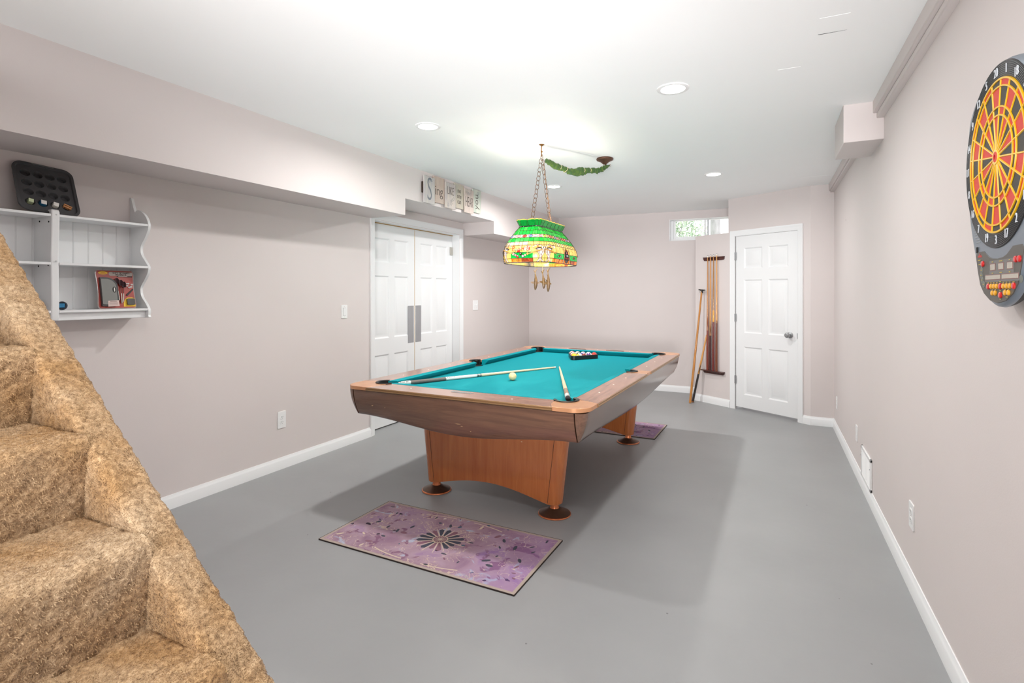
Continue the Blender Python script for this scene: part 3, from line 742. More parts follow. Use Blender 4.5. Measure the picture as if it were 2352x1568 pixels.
# aprons
def apron(name, path, zb, mats, lab_, chips=None):
    """path: list of (x, y, nx, ny) outer line at the top with outward normals; zb: lower edge height per point"""
    g = G(); rows = 8; th = .022; n = len(path); zt = .7435; cols = []
    for (x, y, nx, ny), b in zip(path, zb):
        col = []
        for k in range(rows + 1):
            z = zt + (b - zt) * k / rows; t = (zt - z); off = -.31 * t + .010 * sin(pi * k / rows)
            col.append((x + nx * off, y + ny * off, z))
        e = col[-1]; col.append((e[0] - nx * .006, e[1] - ny * .006, e[2] - .0035))
        for k in range(rows, -1, -1):
            p = col[k]; col.append((p[0] - nx * th, p[1] - ny * th, p[2]))
        cols.append(col)
    m = len(cols[0]); vs = [p for c in cols for p in c]; fs = []
    for i in range(n - 1):
        for j in range(m): fs.append((i * m + j, i * m + (j + 1) % m, (i + 1) * m + (j + 1) % m, (i + 1) * m + j))
    fs.append(tuple(range(m))[::-1]); fs.append(tuple((n - 1) * m + j for j in range(m)))
    g.add(vs, fs)
    return lab(g.obj(name, mats, T, ang=40), lab_)
def zbot(s, hw): return .585 - .030 * (1 + cos(pi * min(1, abs(s) / hw)))
for sy in (-1, 1):
    xs = [-.738 + 1.476 * i / 40 for i in range(41)]
    if sy > 0: xs = xs[::-1]
    apron('end_apron', [(x, sy * 1.398, 0, sy) for x in xs], [zbot(x, .74) for x in xs], M_apron, 'brown end apron with curved lower edge')
for sx in (1, -1):
    path = []; r = .055; zz = []
    for i in range(7):
        t = R(-90 + 90 * i / 6); path.append((.745 + r * cos(t), -1.343 + r * sin(t), cos(t), sin(t))); zz.append(.585)
    for i in range(1, 60):
        y = -1.343 + 2.686 * i / 60; path.append((.80, y, 1, 0)); zz.append(.585 - .026 * (1 + cos(pi * y / 1.343)))
    for i in range(7):
        t = R(90 * i / 6); path.append((.745 + r * cos(t), 1.343 + r * sin(t), cos(t), sin(t))); zz.append(.585)
    if sx < 0: path = [(-x, y, -nx, ny) for x, y, nx, ny in path][::-1]; zz = zz[::-1]
    apron('side_apron', path, zz, M_aprony, 'brown side apron with rounded ends')
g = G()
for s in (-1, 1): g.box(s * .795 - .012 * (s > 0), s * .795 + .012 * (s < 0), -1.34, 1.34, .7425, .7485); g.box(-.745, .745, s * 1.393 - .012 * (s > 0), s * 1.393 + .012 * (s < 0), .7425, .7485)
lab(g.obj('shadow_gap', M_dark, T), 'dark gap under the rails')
# chips and scratches on the end apron
M_chip = mat('chipped_wood', (190, 150, 104), .6)
for x, z, w_, h_, a in ((-.60, .655, .010, .006, .2), (-.50, .652, .003, .008, 0), (.02, .603, .022, .002, -.9), (.045, .592, .010, .0015, -.6), (.10, .566, .006, .002, .3), (.42, .548, .006, .003, .2)):
    yv = -1.398 + .31 * (.7435 - z) - .0095; g = G()
    g.add([(x - w_, yv, z), (x, yv, z - h_), (x + w_, yv, z), (x, yv, z + h_)], [(0, 1, 2, 3)]); lab(g.obj('chip', M_chip, T), 'small scratch in the end apron')
# pedestals
for sy in (-1, 1):
    g = G(); N_ = 48; rows = 6; z0e, z1 = .075, .60; vs = []; fs = []; mi = []
    def wz(z): return .487 + (z - .075) * .115
    for i in range(N_ + 1):
        s = -cos(pi * i / N_)                                # denser towards the ends
        zb = z0e + .066 * max(0, cos(pi / 2 * min(1, abs(s) / .86))) ** 1.1
        for k in range(rows + 1):
            z = zb + (z1 - zb) * k / rows; w = wz(z); x = s * w; d = abs(x) - (w - .05)
            t = .062 * math.sqrt(max(0, 1 - (d / .05) ** 2)) if d > 0 else .062
            vs += [(x, -t, z), (x, t, z)]
    st = (rows + 1) * 2
    for i in range(N_):
        for k in range(rows):
            a = i * st + k * 2; fs.append((a, a + st, a + st + 2, a + 2)); fs.append((a + 1, a + 3, a + st + 3, a + st + 1))
        a = i * st; fs.append((a, a + 1, a + st + 1, a + st))
        a = i * st + rows * 2; fs.append((a, a + st, a + st + 1, a + 1))
    g.add(vs, fs)
    oy = -.918 if sy < 0 else .84
    p = lab(g.obj('pedestal', M_ped, T, loc=(0, oy, 0), weld=True, ang=40), 'reddish brown arched pedestal')
    for sx in (-1, 1):
        g = G()
        vs = []
        for z in (.082, .60):
            x = sx * (wz(z) - .072); vs += [(x - .0012, -.0626, z), (x + .0012, -.0626, z)]
        g.add(vs, [(0, 1, 3, 2)]); g.obj('seam', M_dark, p)
        g = G(); g.lathe([(.0, 0), (.098, 0), (.102, .004), (.100, .009), (.096, .011)], 40, 1); g.lathe([(.096, .011), (.07, .022), (.045, .033), (.034, .040), (.0, .042)], 40, 0)
        f = lab(g.obj('foot', [M_cop_dark, M_copper], T, loc=(sx * .437, oy, 0)), 'round aged-copper foot')
        g = G(); g.lathe([(.031, .036), (.027, .045), (.026, .078)], 24); lab(g.obj('stem', M_copper, f), 'bright copper stem')

# ------------------------------------------------------------------ things on the table
def onT(x, y, z=0): return (x, y, z)
def cue(name, p0, p1, label, segs, rb=.0148, rt=.0062, parts=None):
    """p0 butt, p1 tip; segs: (from, to, part name, material) fractions from the butt"""
    p0, p1 = Vector(p0), Vector(p1); t = thing(name, label, 'pool cue', tuple(p0)); d = p1 - p0
    for a, b, nm, m, lb in segs:
        g = G(); r0, r1 = rb + (rt - rb) * a, rb + (rt - rb) * b
        g.tube([d * a, d * ((a + b) / 2), d * b], [r0, (r0 + r1) / 2, r1], 14); o = g.obj(nm, m, t)
        if lb: lab(o, lb)
    return t
M_maple = mat('maple_pale', (226, 204, 170), .3, var=.1, scale=20)
M_white = mat('white_sleeve', (232, 230, 224), .35)
M_grip = mat('grey_linen_wrap', (110, 104, 100), .7, bump=.4, bscale=500)
M_tip = mat('blue_grey_tip', (90, 96, 110), .8)
M_ivory = mat('ferrule', (240, 238, 230), .35)
a = Vector((-2.262, 2.845, .7455)); b = Vector((-1.600, 4.135, .737))
t = cue('pool_cue', a, b, 'white and grey pool cue lying diagonally across the table behind the cue ball', [
    (0, .02, 'bumper', M_liner, 'black bumper'), (.02, .085, 'butt_sleeve', M_white, 'white sleeve with dark marks'), (.085, .275, 'wrap', M_grip, 'grey linen wrap'),
    (.275, .455, 'forearm', M_white, 'white forearm'), (.455, .485, 'joint_collar', mat('silver_collar', (170, 170, 165), .3, metal=.7), 'silver joint'), (.485, .985, 'shaft', M_maple, 'pale maple shaft'),
    (.985, .996, 'ferrule', M_ivory, None), (.996, 1.0, 'tip', M_tip, None)])
d = (b - a); dd = d.normalized(); sd = dd.cross(Vector((0, 0, 1))).normalized(); upv = sd.cross(dd)
for f in (.035, .045, .052, .062, .07, .285, .293, .302, .322):
    r = .0148 - .0086 * f; c = d * f + (sd * .72 + upv * .72) * r; g = G()
    g.ball(tuple(c), .0042 if f < .1 else .003, 6, 0, None, (1, 1, .8)); lab(g.obj('inlay', M_dark, t), 'small dark inlay mark')
for f in (.462, .478):
    g = G(); g.tube([d * f, d * (f + .002)], .0148 - .0086 * f + .0008, 14); g.obj('ring', M_dark, t)
a = Vector((-1.012, 2.80, .768)); b = Vector((-1.575, 4.150, .7375))
t = cue('pool_cue', a, b, 'pale pool cue with tan wrap resting its butt on the near right corner pocket', [
    (0, .015, 'bumper', M_liner, 'black bumper'), (.015, .075, 'butt_sleeve', M_white, 'white sleeve'), (.075, .20, 'wrap', mat('tan_wrap', (150, 122, 104), .7, bump=.4, bscale=500), 'tan linen wrap'),
    (.20, .5, 'forearm', mat('maple_forearm', (228, 196, 158), .3, var=.1, scale=20), 'maple forearm'), (.5, .985, 'shaft', M_maple, 'pale shaft'), (.985, .996, 'ferrule', mat('pink_ferrule', (232, 190, 180), .4), 'pinkish ferrule'), (.996, 1.0, 'tip', M_tip, None)])
g = G()
dd = (b - a)
for f in (.03, .045, .06):
    g.tube([dd * f, dd * (f + .0035)], .0148 - .0086 * f + .0006, 14)
lab(g.obj('ring', mat('silver_collar', (1, 1, 1)), t), 'silver rings')

BR = .02857
M_cueball = mat('cue_ball_ivory', (242, 218, 160), .12, coat=.8, var=.06, scale=20)
o = G().ball((0, 0, 0), BR, 40).obj('cue_ball', M_cueball, loc=(-1.655, 3.42, ZC + BR)); tag(o, 'cream cue ball on the cloth in front of the long cue', 'billiard ball')
# triangle rack with 15 balls
RX, RY = -1.647, 4.67
ux = Vector((.201, .234)).normalized(); 
ang0 = math.atan2(ux.y, ux.x) + R(5)
cen = Vector((RX, RY)) + Vector((cos(ang0 + R(30)), sin(ang0 + R(30)))) * (.31 / math.sqrt(3))
t = thing('ball_rack', 'black triangular ball rack near the far end of the pool table', 'rack', (cen.x, cen.y, ZC + .0005))
def tri(s, r):      # rounded triangle outline, side s (outer straight part), apex 0 towards the near corner
    pts = []; R0 = s / math.sqrt(3)
    for k in range(3):
        t0 = ang0 + R(30) + pi + k * 2 * pi / 3
        cx, cy = (R0 - 2 * r) * cos(t0), (R0 - 2 * r) * sin(t0)
        for i in range(-6, 7): pts.append((cx + r * cos(t0 + R(10 * i)), cy + r * sin(t0 + R(10 * i))))
    return pts
so, si = tri(.352, .034), tri(.331, .0276)
g = G(); k = len(so); vs = []
for ring, z in ((so, 0), (so, .038), (si, .040), (si, 0)): vs += [(x, y, z) for x, y in ring]
fs = []
for a_ in range(4):
    b_ = (a_ + 1) % 4
    for j in range(k): fs.append((a_ * k + j, a_ * k + (j + 1) % k, b_ * k + (j + 1) % k, b_ * k + j))
g.add(vs, fs); g.obj('frame', mat('black_plastic', (20, 20, 22), .35), t, bevel=.002)
BC = {1: (240, 190, 20), 2: (30, 60, 170), 3: (214, 40, 28), 4: (92, 40, 120), 5: (240, 120, 30), 6: (20, 110, 70), 7: (120, 30, 30), 8: (16, 16, 16)}
names = {1: 'yellow', 2: 'blue', 3: 'red', 4: 'purple', 5: 'orange', 6: 'green', 7: 'maroon', 8: 'black'}
order = [1, 9, 5, 15, 8, 13, 4, 2, 6, 7, 3, 10, 12, 14, 11]
def ball_mats(n):
    b = n if n <= 8 else n - 8; return mat('ball_' + names[b], BC[b], .1, coat=1)
M_bw = mat('ball_white', (240, 234, 214), .1, coat=1); M_bnum = mat('ball_number', (20, 20, 20), .3)
idx = 0
for row in range(5):
    for j in range(row + 1):
        n = order[idx]; idx += 1
        dirn = Vector((cos(ang0 + R(30)), sin(ang0 + R(30)))); perp = Vector((-dirn.y, dirn.x))
        p = cen + dirn * (-.132 + row * BR * 2 * .868) + perp * ((j - row / 2) * BR * 2.005)
        b = n if n <= 8 else n - 8
        nm = names[b]; rl = ['at the near tip of the rack', 'in the second row of the rack', 'in the middle row of the rack', 'in the fourth row of the rack', 'in the far row of the rack'][row]
        t = thing('billiard_ball', '%s %s billiard ball %s' % ('solid' if n <= 8 else 'striped', nm, rl), 'billiard ball', (p.x, p.y, ZC + BR), random.uniform(0, 6), 'billiard balls in the rack')
        tilt = Matrix.Rotation(random.uniform(-.9, .9), 4, 'X') @ Matrix.Rotation(random.uniform(-.9, .9), 4, 'Y')
        g = G().ball((0, 0, 0), BR, 32, 0, tilt)
        if n > 8:
            for i, f in enumerate(g.f):
                c = sum((Vector(g.v[q]) for q in f), Vector()) / len(f); lc = tilt.inverted() @ c
                g.m[i] = 1 if abs(lc.z) > BR * .52 else 0
        g.obj('body', [ball_mats(n), M_bw], t)
        g = G(); 
        for rx in (90, -90):
            Mx = tilt @ Matrix.Rotation(R(rx), 4, 'X')
            cap = [(BR * 1.004 * sin(R(a_)), BR * 1.004 * cos(R(a_))) for a_ in (17, 12, 6, 0)]; g.lathe(cap, 18, 0, Mx)
        sp = lab(g.obj('number_spot', M_bw, t), 'white number disc')
        g = G()
        for rx in (90, -90):
            Mx = tilt @ Matrix.Rotation(R(rx), 4, 'X') @ Matrix.Translation((0, 0, BR * 1.005)); text_geo(g, str(n), .0125, Mx, 0, .0012)
        g.obj('number', M_bnum, sp)

# ------------------------------------------------------------------ rugs
def rug_mat():
    m, nt, b = newmat('purple_rug'); L = nt.links.new; N = nt.nodes.new
    tc = N('ShaderNodeTexCoord'); co = tc.outputs['Object']
    def noise(sc, det=4, dist=0, off=0, vec=None):
        mp = N('ShaderNodeMapping'); mp.inputs['Location'].default_value = (off, off * .7, 0); L(vec or co, mp.inputs[0])
        n = N('ShaderNodeTexNoise'); n.inputs['Scale'].default_value = sc; n.inputs['Detail'].default_value = det; n.inputs['Distortion'].default_value = dist
        L(mp.outputs[0], n.inputs['Vector']); return n
    def ramp(src, stops):
        c = N('ShaderNodeValToRGB'); e = c.color_ramp.elements
        while len(e) < len(stops): e.new(.5)
        for q, (p, col) in zip(e, stops): q.position = p; q.color = srgb(col)
        L(src, c.inputs[0]); return c.outputs[0]
    def mix(fac, a_, b_):
        x = N('ShaderNodeMix'); x.data_type = 'RGBA'; L(fac, x.inputs[0])
        for s, v in ((6, a_), (7, b_)):
            if isinstance(v, tuple): x.inputs[s].default_value = srgb(v)
            else: L(v, x.inputs[s])
        return x.outputs[2]
    def math_(op, a_, b_=None, c_=None):
        x = N('ShaderNodeMath'); x.operation = op
        for i, v in enumerate((a_, b_, c_)):
            if v is None: continue
            if isinstance(v, (int, float)): x.inputs[i].default_value = v
            else: L(v, x.inputs[i])
        return x.outputs[0]
    sep = N('ShaderNodeSeparateXYZ'); L(co, sep.inputs[0])
    base = ramp(noise(5, 6, .8).outputs[0], [(.3, (140, 110, 132)), (.45, (162, 134, 148)), (.58, (172, 146, 162)), (.72, (150, 118, 160))])
    # cloudy light-blue and rose patches
    base = mix(ramp(noise(7, 3, 1.5, 3).outputs[0], [(.62, (0, 0, 0)), (.68, (255, 255, 255))]), base, (172, 176, 196))
    base = mix(ramp(noise(9, 3, 1.5, 8).outputs[0], [(.60, (0, 0, 0)), (.66, (255, 255, 255))]), base, (132, 96, 120))
    # cream scroll lines = contours of a warped noise, broken by a mask
    ln = noise(11, 1.5, 1.6, 1).outputs[0]; d = math_('ABSOLUTE', math_('SUBTRACT', ln, .5)); thin = math_('LESS_THAN', d, .011)
    mk = math_('GREATER_THAN', noise(6, 2, 0, 5).outputs[0], .49); base = mix(math_('MULTIPLY', math_('MULTIPLY', thin, mk), .85), base, (206, 184, 168))
    ln2 = noise(19, 1, 1.2, 11).outputs[0]; d2 = math_('ABSOLUTE', math_('SUBTRACT', ln2, .47)); thin2 = math_('LESS_THAN', d2, .010)
    mk2 = math_('GREATER_THAN', noise(7, 2, 0, 15).outputs[0], .53); base = mix(math_('MULTIPLY', math_('MULTIPLY', thin2, mk2), .8), base, (190, 166, 156))
    # dark slate and plum chips
    v = N('ShaderNodeTexVoronoi'); v.inputs['Scale'].default_value = 22; wv = N('ShaderNodeVectorMath'); wv.operation = 'ADD'
    nn = noise(14, 2, 0, 2); sc = N('ShaderNodeVectorMath'); sc.operation = 'SCALE'; sc.inputs[3].default_value = .06; L(nn.outputs['Color'], sc.inputs[0]); L(co, wv.inputs[0]); L(sc.outputs[0], wv.inputs[1]); L(wv.outputs[0], v.inputs['Vector'])
    sc3 = N('ShaderNodeSeparateColor'); L(v.outputs['Color'], sc3.inputs[0])
    near = math_('LESS_THAN', v.outputs['Distance'], .27); pick = math_('GREATER_THAN', sc3.outputs[0], .84)
    chipc = ramp(sc3.outputs[1], [(.45, (62, 52, 66)), (.55, (84, 98, 118)), (.8, (84, 98, 118)), (.85, (220, 206, 198))])
    base = mix(math_('MULTIPLY', near, pick), base, chipc)
    # stronger violet towards one end, thin cream inner line and pale edge band
    vr = N('ShaderNodeMapRange'); vr.inputs[1].default_value = .15; vr.inputs[2].default_value = .62; vr.inputs[4].default_value = .35; L(sep.outputs['X'], vr.inputs[0])
    base = mix(vr.outputs[0], base, (150, 108, 176))
    ax = math_('ABSOLUTE', sep.outputs['X']); ay = math_('ABSOLUTE', sep.outputs['Y'])
    edge = math_('MAXIMUM', math_('SUBTRACT', ax, .603), math_('SUBTRACT', ay, .297))
    base = mix(math_('GREATER_THAN', edge, -.020), base, (176, 160, 150)); base = mix(math_('GREATER_THAN', edge, -.0035), base, (60, 52, 50))
    L(base, b.inputs['Base Color']); b.inputs['Roughness'].default_value = .85; b.inputs['Specular IOR Level'].default_value = .2
    n2 = noise(300, 2); bp = N('ShaderNodeBump'); bp.inputs['Strength'].default_value = .25; bp.inputs['Distance'].default_value = .002; L(n2.outputs[0], bp.inputs['Height']); L(bp.outputs[0], b.inputs['Normal'])
    return m
M_rug = rug_mat(); M_slate = mat('rug_slate', (66, 68, 82), .85); M_rcream = mat('rug_cream', (206, 186, 168), .85); M_plum = mat('rug_plum', (132, 92, 108), .85)
g = G(); g.prism(rrect(.603, .297, .004, 2), 0, .006)
z = .0064
def flat(poly, mi, zz=z): g.prism(poly, .0058, zz, mi)
random.seed(5)
for k in range(16):
    t = 2 * pi * k / 16 + .1; r0, r1 = .042, .098 + .02 * random.random(); a_ = .1
    flat([(r0 * cos(t - a_) * 1.05, r0 * sin(t - a_)), (r1 * cos(t - a_ * 1.3) * 1.05, r1 * sin(t - a_ * 1.3)), ((r1 + .012) * cos(t) * 1.05, (r1 + .012) * sin(t)), (r1 * cos(t + a_ * 1.3) * 1.05, r1 * sin(t + a_ * 1.3)), (r0 * cos(t + a_) * 1.05, r0 * sin(t + a_))], 1 if random.random() < .85 else 3)
    t2 = t + pi / 16; w_ = .0035; r2 = .125 + .035 * random.random(); n_ = Vector((-sin(t2), cos(t2)))
    P0 = Vector((cos(t2) * .038, sin(t2) * .038)); P1 = Vector((cos(t2) * r2 * 1.1, sin(t2) * r2))
    flat([tuple(P0 - n_ * w_), tuple(P1 - n_ * w_ * .4), tuple(P1 + n_ * w_ * .4), tuple(P0 + n_ * w_)], 2, z + .0002)
flat(ell(0, 0, .044, .042), 2, z + .0003); flat(ell(0, 0, .038, .036), 3, z + .0005)
for k in range(8):
    t = k * pi / 8; n_ = Vector((-sin(t), cos(t))) * .0012; P0 = Vector((cos(t), sin(t))) * .034
    flat([tuple(-P0 - n_), tuple(P0 - n_), tuple(P0 + n_), tuple(-P0 + n_)], 2, z + .0007)
# long bowed cream scrolls and loose petals
for sx, sy in ((1, 1), (-1, -1), (1, -1), (-1, 1)):
    c = [Vector((sx * (.06 + .20 * i / 8), sy * (.262 - .03 * ((i / 8) ** 2)))) for i in range(9)]
    flat([(p.x, p.y - .0035) for p in c] + [(p.x, p.y + .0035) for p in c[::-1]], 2)
for k in range(46):
    x, y = random.uniform(-.56, .56), random.uniform(-.26, .26)
    if hypot(x, y) < .16: continue
    a_ = random.random() * pi; l = random.uniform(.010, .026); w_ = l * random.uniform(.25, .5)
    flat([(x + l * cos(q) * cos(a_) - w_ * sin(q) * sin(a_), y + l * cos(q) * sin(a_) + w_ * sin(q) * cos(a_)) for q in [2 * pi * i / 8 for i in range(8)]], random.choice((1, 1, 1, 3, 2)))
o = g.obj('area_rug', [M_rug, M_slate, M_rcream, M_plum], loc=(-1.625, 2.448, 0), rot=(0, 0, R(-1.0)))
tag(o, 'purple patterned rug on the floor in front of the pool table', 'rug', 'small purple rugs')
o2 = o.copy(); C.objects.link(o2); o2.location = (-1.552, 5.295, 0); o2.rotation_euler = (0, 0, R(-1.2)); o2['label'] = 'purple patterned rug under the far end of the pool table'
# ------------------------------------------------------------------ hanging glass lamp
LA, LB, LRC = .08, .24, .03
PROF = [(0, 1.825), (.028, 1.797), (.052, 1.764), (.072, 1.7396), (.092, 1.7105), (.106, 1.684), (.117, 1.650), (.118, 1.620), (.116, 1.594), (.110, 1.566)]
RM = LRC + .1
SXL, SYL, ARC = 2 * (LA - LRC), 2 * (LB - LRC), pi / 2 * RM
PER = 2 * (SXL + SYL) + 4 * ARC
def prof_e(z):
    for (e0, z0), (e1, z1) in zip(PROF, PROF[1:]):
        if z >= z1: return e0 + (e1 - e0) * (z0 - z) / (z0 - z1) if z <= z0 else e0
    return PROF[-1][0]
def SP(p, z, off=0, e=None):
    """point on the shade: p metres round from the centre of the near end (towards +x), z height (world), off outwards"""
    e = prof_e(z) if e is None else e
    R_ = LRC + e + off; p = (p + SXL / 2) % PER; ax, by = LA - LRC, LB - LRC
    if p < SXL: return (-ax + p, -by - R_, z - 1.55)
    p -= SXL
    if p < ARC: t = p / RM; return (ax + R_ * sin(t), -by - R_ * cos(t), z - 1.55)
    p -= ARC
    if p < SYL: return (ax + R_, -by + p, z - 1.55)
    p -= SYL
    if p < ARC: t = p / RM; return (ax + R_ * cos(t), by + R_ * sin(t), z - 1.55)
    p -= ARC
    if p < SXL: return (ax - p, by + R_, z - 1.55)
    p -= SXL
    if p < ARC: t = p / RM; return (-ax - R_ * sin(t), by + R_ * cos(t), z - 1.55)
    p -= ARC
    if p < SYL: return (-ax - R_, by - p, z - 1.55)
    p -= SYL
    t = p / RM; return (-ax - R_ * cos(t), -by - R_ * sin(t), z - 1.55)
L_ = thing('pendant_lamp', 'green and yellow stained-glass billiard lamp hanging over the pool table', 'hanging lamp', (LAMPX, LAMPY, 1.55))
gm = [glass_mat('glass_green', (0, 150, 40), (20, 196, 60)), glass_mat('glass_deep_green', (0, 104, 34), (6, 132, 48)), glass_mat('glass_yellow', (226, 178, 84), (236, 200, 120)),
      glass_mat('glass_cream', (226, 196, 150), (236, 214, 180)), glass_mat('glass_amber', (210, 86, 16), (240, 150, 60), 60), glass_mat('glass_felt', (0, 140, 44), (10, 180, 70)),
      glass_mat('glass_light_green', (44, 176, 60), (70, 200, 76)), glass_mat('glass_red', (226, 40, 36)), glass_mat('glass_blue', (112, 134, 226)), glass_mat('glass_pink', (232, 140, 156)),
      glass_mat('glass_lime', (170, 210, 60)), glass_mat('glass_white', (250, 244, 236)), glass_mat('glass_dark', (40, 26, 22)), glass_mat('glass_flesh', (228, 196, 184)), glass_mat('glass_orange', (244, 160, 80)),
      glass_mat('glass_lavender', (190, 180, 226)), glass_mat('glass_brown', (120, 52, 24), (170, 80, 40), 60)]
GR, DG, YE, CRM, AM, FE, LG, RD, BL, PK, LI_, WH, DK, FL, OR, LV, BN = range(17)
ZR = [1.825, 1.7945, 1.764, 1.7396, 1.7105, 1.684, 1.634, 1.594, 1.566]
NC = 140; dp = PER / NC
corner_p = []
q = SXL / 2 + ARC / 2; corner_p.append(q); q += ARC + SYL; corner_p.append(q); q += ARC + SXL; corner_p.append(q); q += ARC + SYL; corner_p.append(q)
def cdist(p): return min(min(abs(p - c), PER - abs(p - c)) for c in corner_p)
random.seed(11)
g = G()
for r in range(8):
    za, zb = ZR[r], ZR[r + 1]; sub = 2 if r < 5 else 3
    for c in range(NC):
        p0, p1 = c * dp, (c + 1) * dp; pm = (p0 + p1) / 2; cd = cdist(pm)
        grp = {0: 2, 1: 2, 2: 3, 3: 3, 4: 3, 5: 3, 6: 4, 7: 6}[r]; key = (r, c // grp); rs = random.Random(hash(key) & 0xffff)
        if r in (0, 1): m_ = GR if rs.random() < .75 else LG
        elif r == 2: m_ = CRM
        elif r == 3: m_ = rs.choice((GR, LG, LG))
        elif r == 4: m_ = YE if rs.random() < .8 else CRM
        elif r == 5: m_ = YE
        elif r == 6: m_ = YE if cd < .072 else FE
        else: m_ = YE if cd < .066 else rs.choice((AM, AM, BN))
        for s in range(sub):
            zz0, zz1 = za + (zb - za) * s / sub, za + (zb - za) * (s + 1) / sub
            g.add([SP(p0, zz0), SP(p1, zz0), SP(p1, zz1), SP(p0, zz1)], [(0, 3, 2, 1)], m_)
shade = lab(g.obj('glass_shade', gm, L_, weld=True, ang=60), 'leaded glass shade with green top and yellow picture band')
g = G()
M_lead = mat('lead_came', (52, 38, 28), .45, metal=.3)
for z_ in ZR[1:-1]: g.tube([SP(i * PER / 120, z_,   .0008) for i in range(120)], .0016, 5, closed=True)
g.tube([SP(i * PER / 120, 1.566, .0005) for i in range(120)], .0032, 6, closed=True)
def vline(p, z0, z1, r_=.0014):
    n = max(3, int(abs(z0 - z1) / .012)); g.tube([SP(p, z0 + (z1 - z0) * i / n, .0007) for i in range(n + 1)], r_, 4)
for c in range(0, NC, 2): vline(c * dp, ZR[0], ZR[2])
for c in range(0, NC, 3): vline(c * dp, ZR[3], ZR[4]); vline(c * dp, ZR[4], ZR[5])
for c in range(0, NC, 6):
    if cdist(c * dp) > .07: vline(c * dp, ZR[7], ZR[8])
for cp in corner_p:
    for q in (-.02, 0, .02): vline(cp + q, ZR[4], ZR[8])
for c in range(0, NC, 5):
    if cdist(c * dp) > .09: vline(c * dp, ZR[5], ZR[6], .0006)
lab(g.obj('leading', M_lead, shade), 'dark leading between the glass pieces')
# picture glass
g = G(); gl = G()
def flush(nm, l):
    global g, gl
    lab(g.obj(nm, gm, shade), l); lab(gl.obj('picture_leading', M_lead, shade), 'fine leading'); g = G(); gl = G()
def decal(poly, mi, off=.0016, outline=.0011):
    pts = [SP(p, z_, off) for p, z_ in poly]
    tr = tessellate_polygon([[Vector((p, z_, 0)) for p, z_ in poly]])
    fs = []
    for a_, b_, c_ in tr:
        ar = (poly[b_][0] - poly[a_][0]) * (poly[c_][1] - poly[a_][1]) - (poly[c_][0] - poly[a_][0]) * (poly[b_][1] - poly[a_][1])
        fs.append((a_, b_, c_) if ar > 0 else (a_, c_, b_))
    g.add(pts, fs, mi)
    if outline: gl.tube([SP(p, z_, off + .0004) for p, z_ in poly], outline, 4, closed=True)
def ltext(s, p, z_, size, mi, sx=1, bold=0):
    cu = bpy.data.curves.new('t', 'FONT'); cu.body = s; cu.size = size; cu.align_x = 'CENTER'; cu.align_y = 'CENTER'; cu.offset = bold; cu.resolution_u = 2
    o = bpy.data.objects.new('t', cu); C.objects.link(o); bpy.context.view_layer.update(); me = o.to_mesh()
    vs = [SP(p + v.co.x * sx, z_ + v.co.y, .0026) for v in me.vertices]; g.add(vs, [tuple(f.vertices) for f in me.polygons], mi)
    o.to_mesh_clear(); bpy.data.objects.remove(o); bpy.data.curves.remove(cu)
cols = [RD, BL, LV, PK, LI_, YE, RD, OR, BL, PK, GR, RD]
for i in range(int(PER / .046)):
    p = i * PER / int(PER / .046); decal(ell(p, 1.7518, .017, .0098, 12), cols[i % len(cols)])
flush('ball_band', 'band of coloured glass ovals')
def shark(p0, s, k=.0108):
    """cartoon-free shark player standing at p0, facing s (-1 towards smaller p)"""
    def tr(pl): return [(p0 + s * x * k * 1.15, 1.568 + y * k) for x, y in pl]
    decal(tr([(.4, 7.6), (2.0, 8.4), (2.9, 7.4), (2.9, 5.6), (2.1, 3.9), (1.5, 2.7), (1.9, 1.5), (2.9, .1), (1.7, .1), (1.0, 1.3), (.2, .1), (-.9, .1), (.3, 2.3), (.6, 3.8), (0, 5.4), (-.4, 6.6)]), FL)
    decal(tr([(.9, 7.2), (1.7, 7.4), (1.9, 5.8), (1.3, 4.2), (.9, 4.4), (.7, 5.8)]), WH, .0022)
    decal(tr([(-3.3, 9.2), (-2.4, 10.2), (-.9, 11.0), (-.5, 11.5), (.1, 11.1), (1.7, 10.7), (2.7, 9.4), (2.5, 8.1), (1.0, 7.4), (-.8, 7.6), (-1.5, 8.5)]), FL, .0024)
    decal(tr([(-1.4, 8.6), (.2, 9.3), (1.7, 9.1), (1.2, 8.0), (-.6, 7.8)]), DK, .003, 0)
    decal(tr([(-.6, 8.2), (.6, 8.5), (1.5, 8.3), (.9, 7.7), (-.3, 7.8)]), WH, .0036, 0)
    decal([(x, y) for x, y in ell(p0 + s * -.2 * k, 1.568 + 9.9 * k, .0042, .0052, 10)], RD, .0034, 0)
    decal(tr([(2.5, 9.3), (3.5, 9.9), (3.7, 8.6), (3.2, 7.4), (2.4, 7.2)]), FL, .003)
    for q in range(12):
        f0, f1 = q / 12, (q + 1) / 12; w0, w1 = .34 - .14 * f0, .34 - .14 * f1
        A_, B_ = (3.6 - 8.4 * f0, 8.4 - 3.3 * f0), (3.6 - 8.4 * f1, 8.4 - 3.3 * f1)
        decal(tr([(A_[0], A_[1] + w0), (A_[0], A_[1] - w0), (B_[0], B_[1] - w1), (B_[0], B_[1] + w1)][::(1 if s > 0 else -1)]), OR, .0052, 0)
    gl.tube([SP(p0 + s * (3.6 - 8.4 * q / 12) * k * 1.15, 1.568 + (8.4 - 3.3 * q / 12 + .34) * k, .0056) for q in range(13)], .0007, 4)
    gl.tube([SP(p0 + s * (3.6 - 8.4 * q / 12) * k * 1.15, 1.568 + (8.4 - 3.3 * q / 12 - .34) * k, .0056) for q in range(13)], .0007, 4)
for i, cp in enumerate(corner_p):
    shark(cp - .040, 1); flush('shark_picture', 'glass shark holding a cue'); shark(cp + .040, -1); flush('shark_picture', 'glass shark holding a cue')
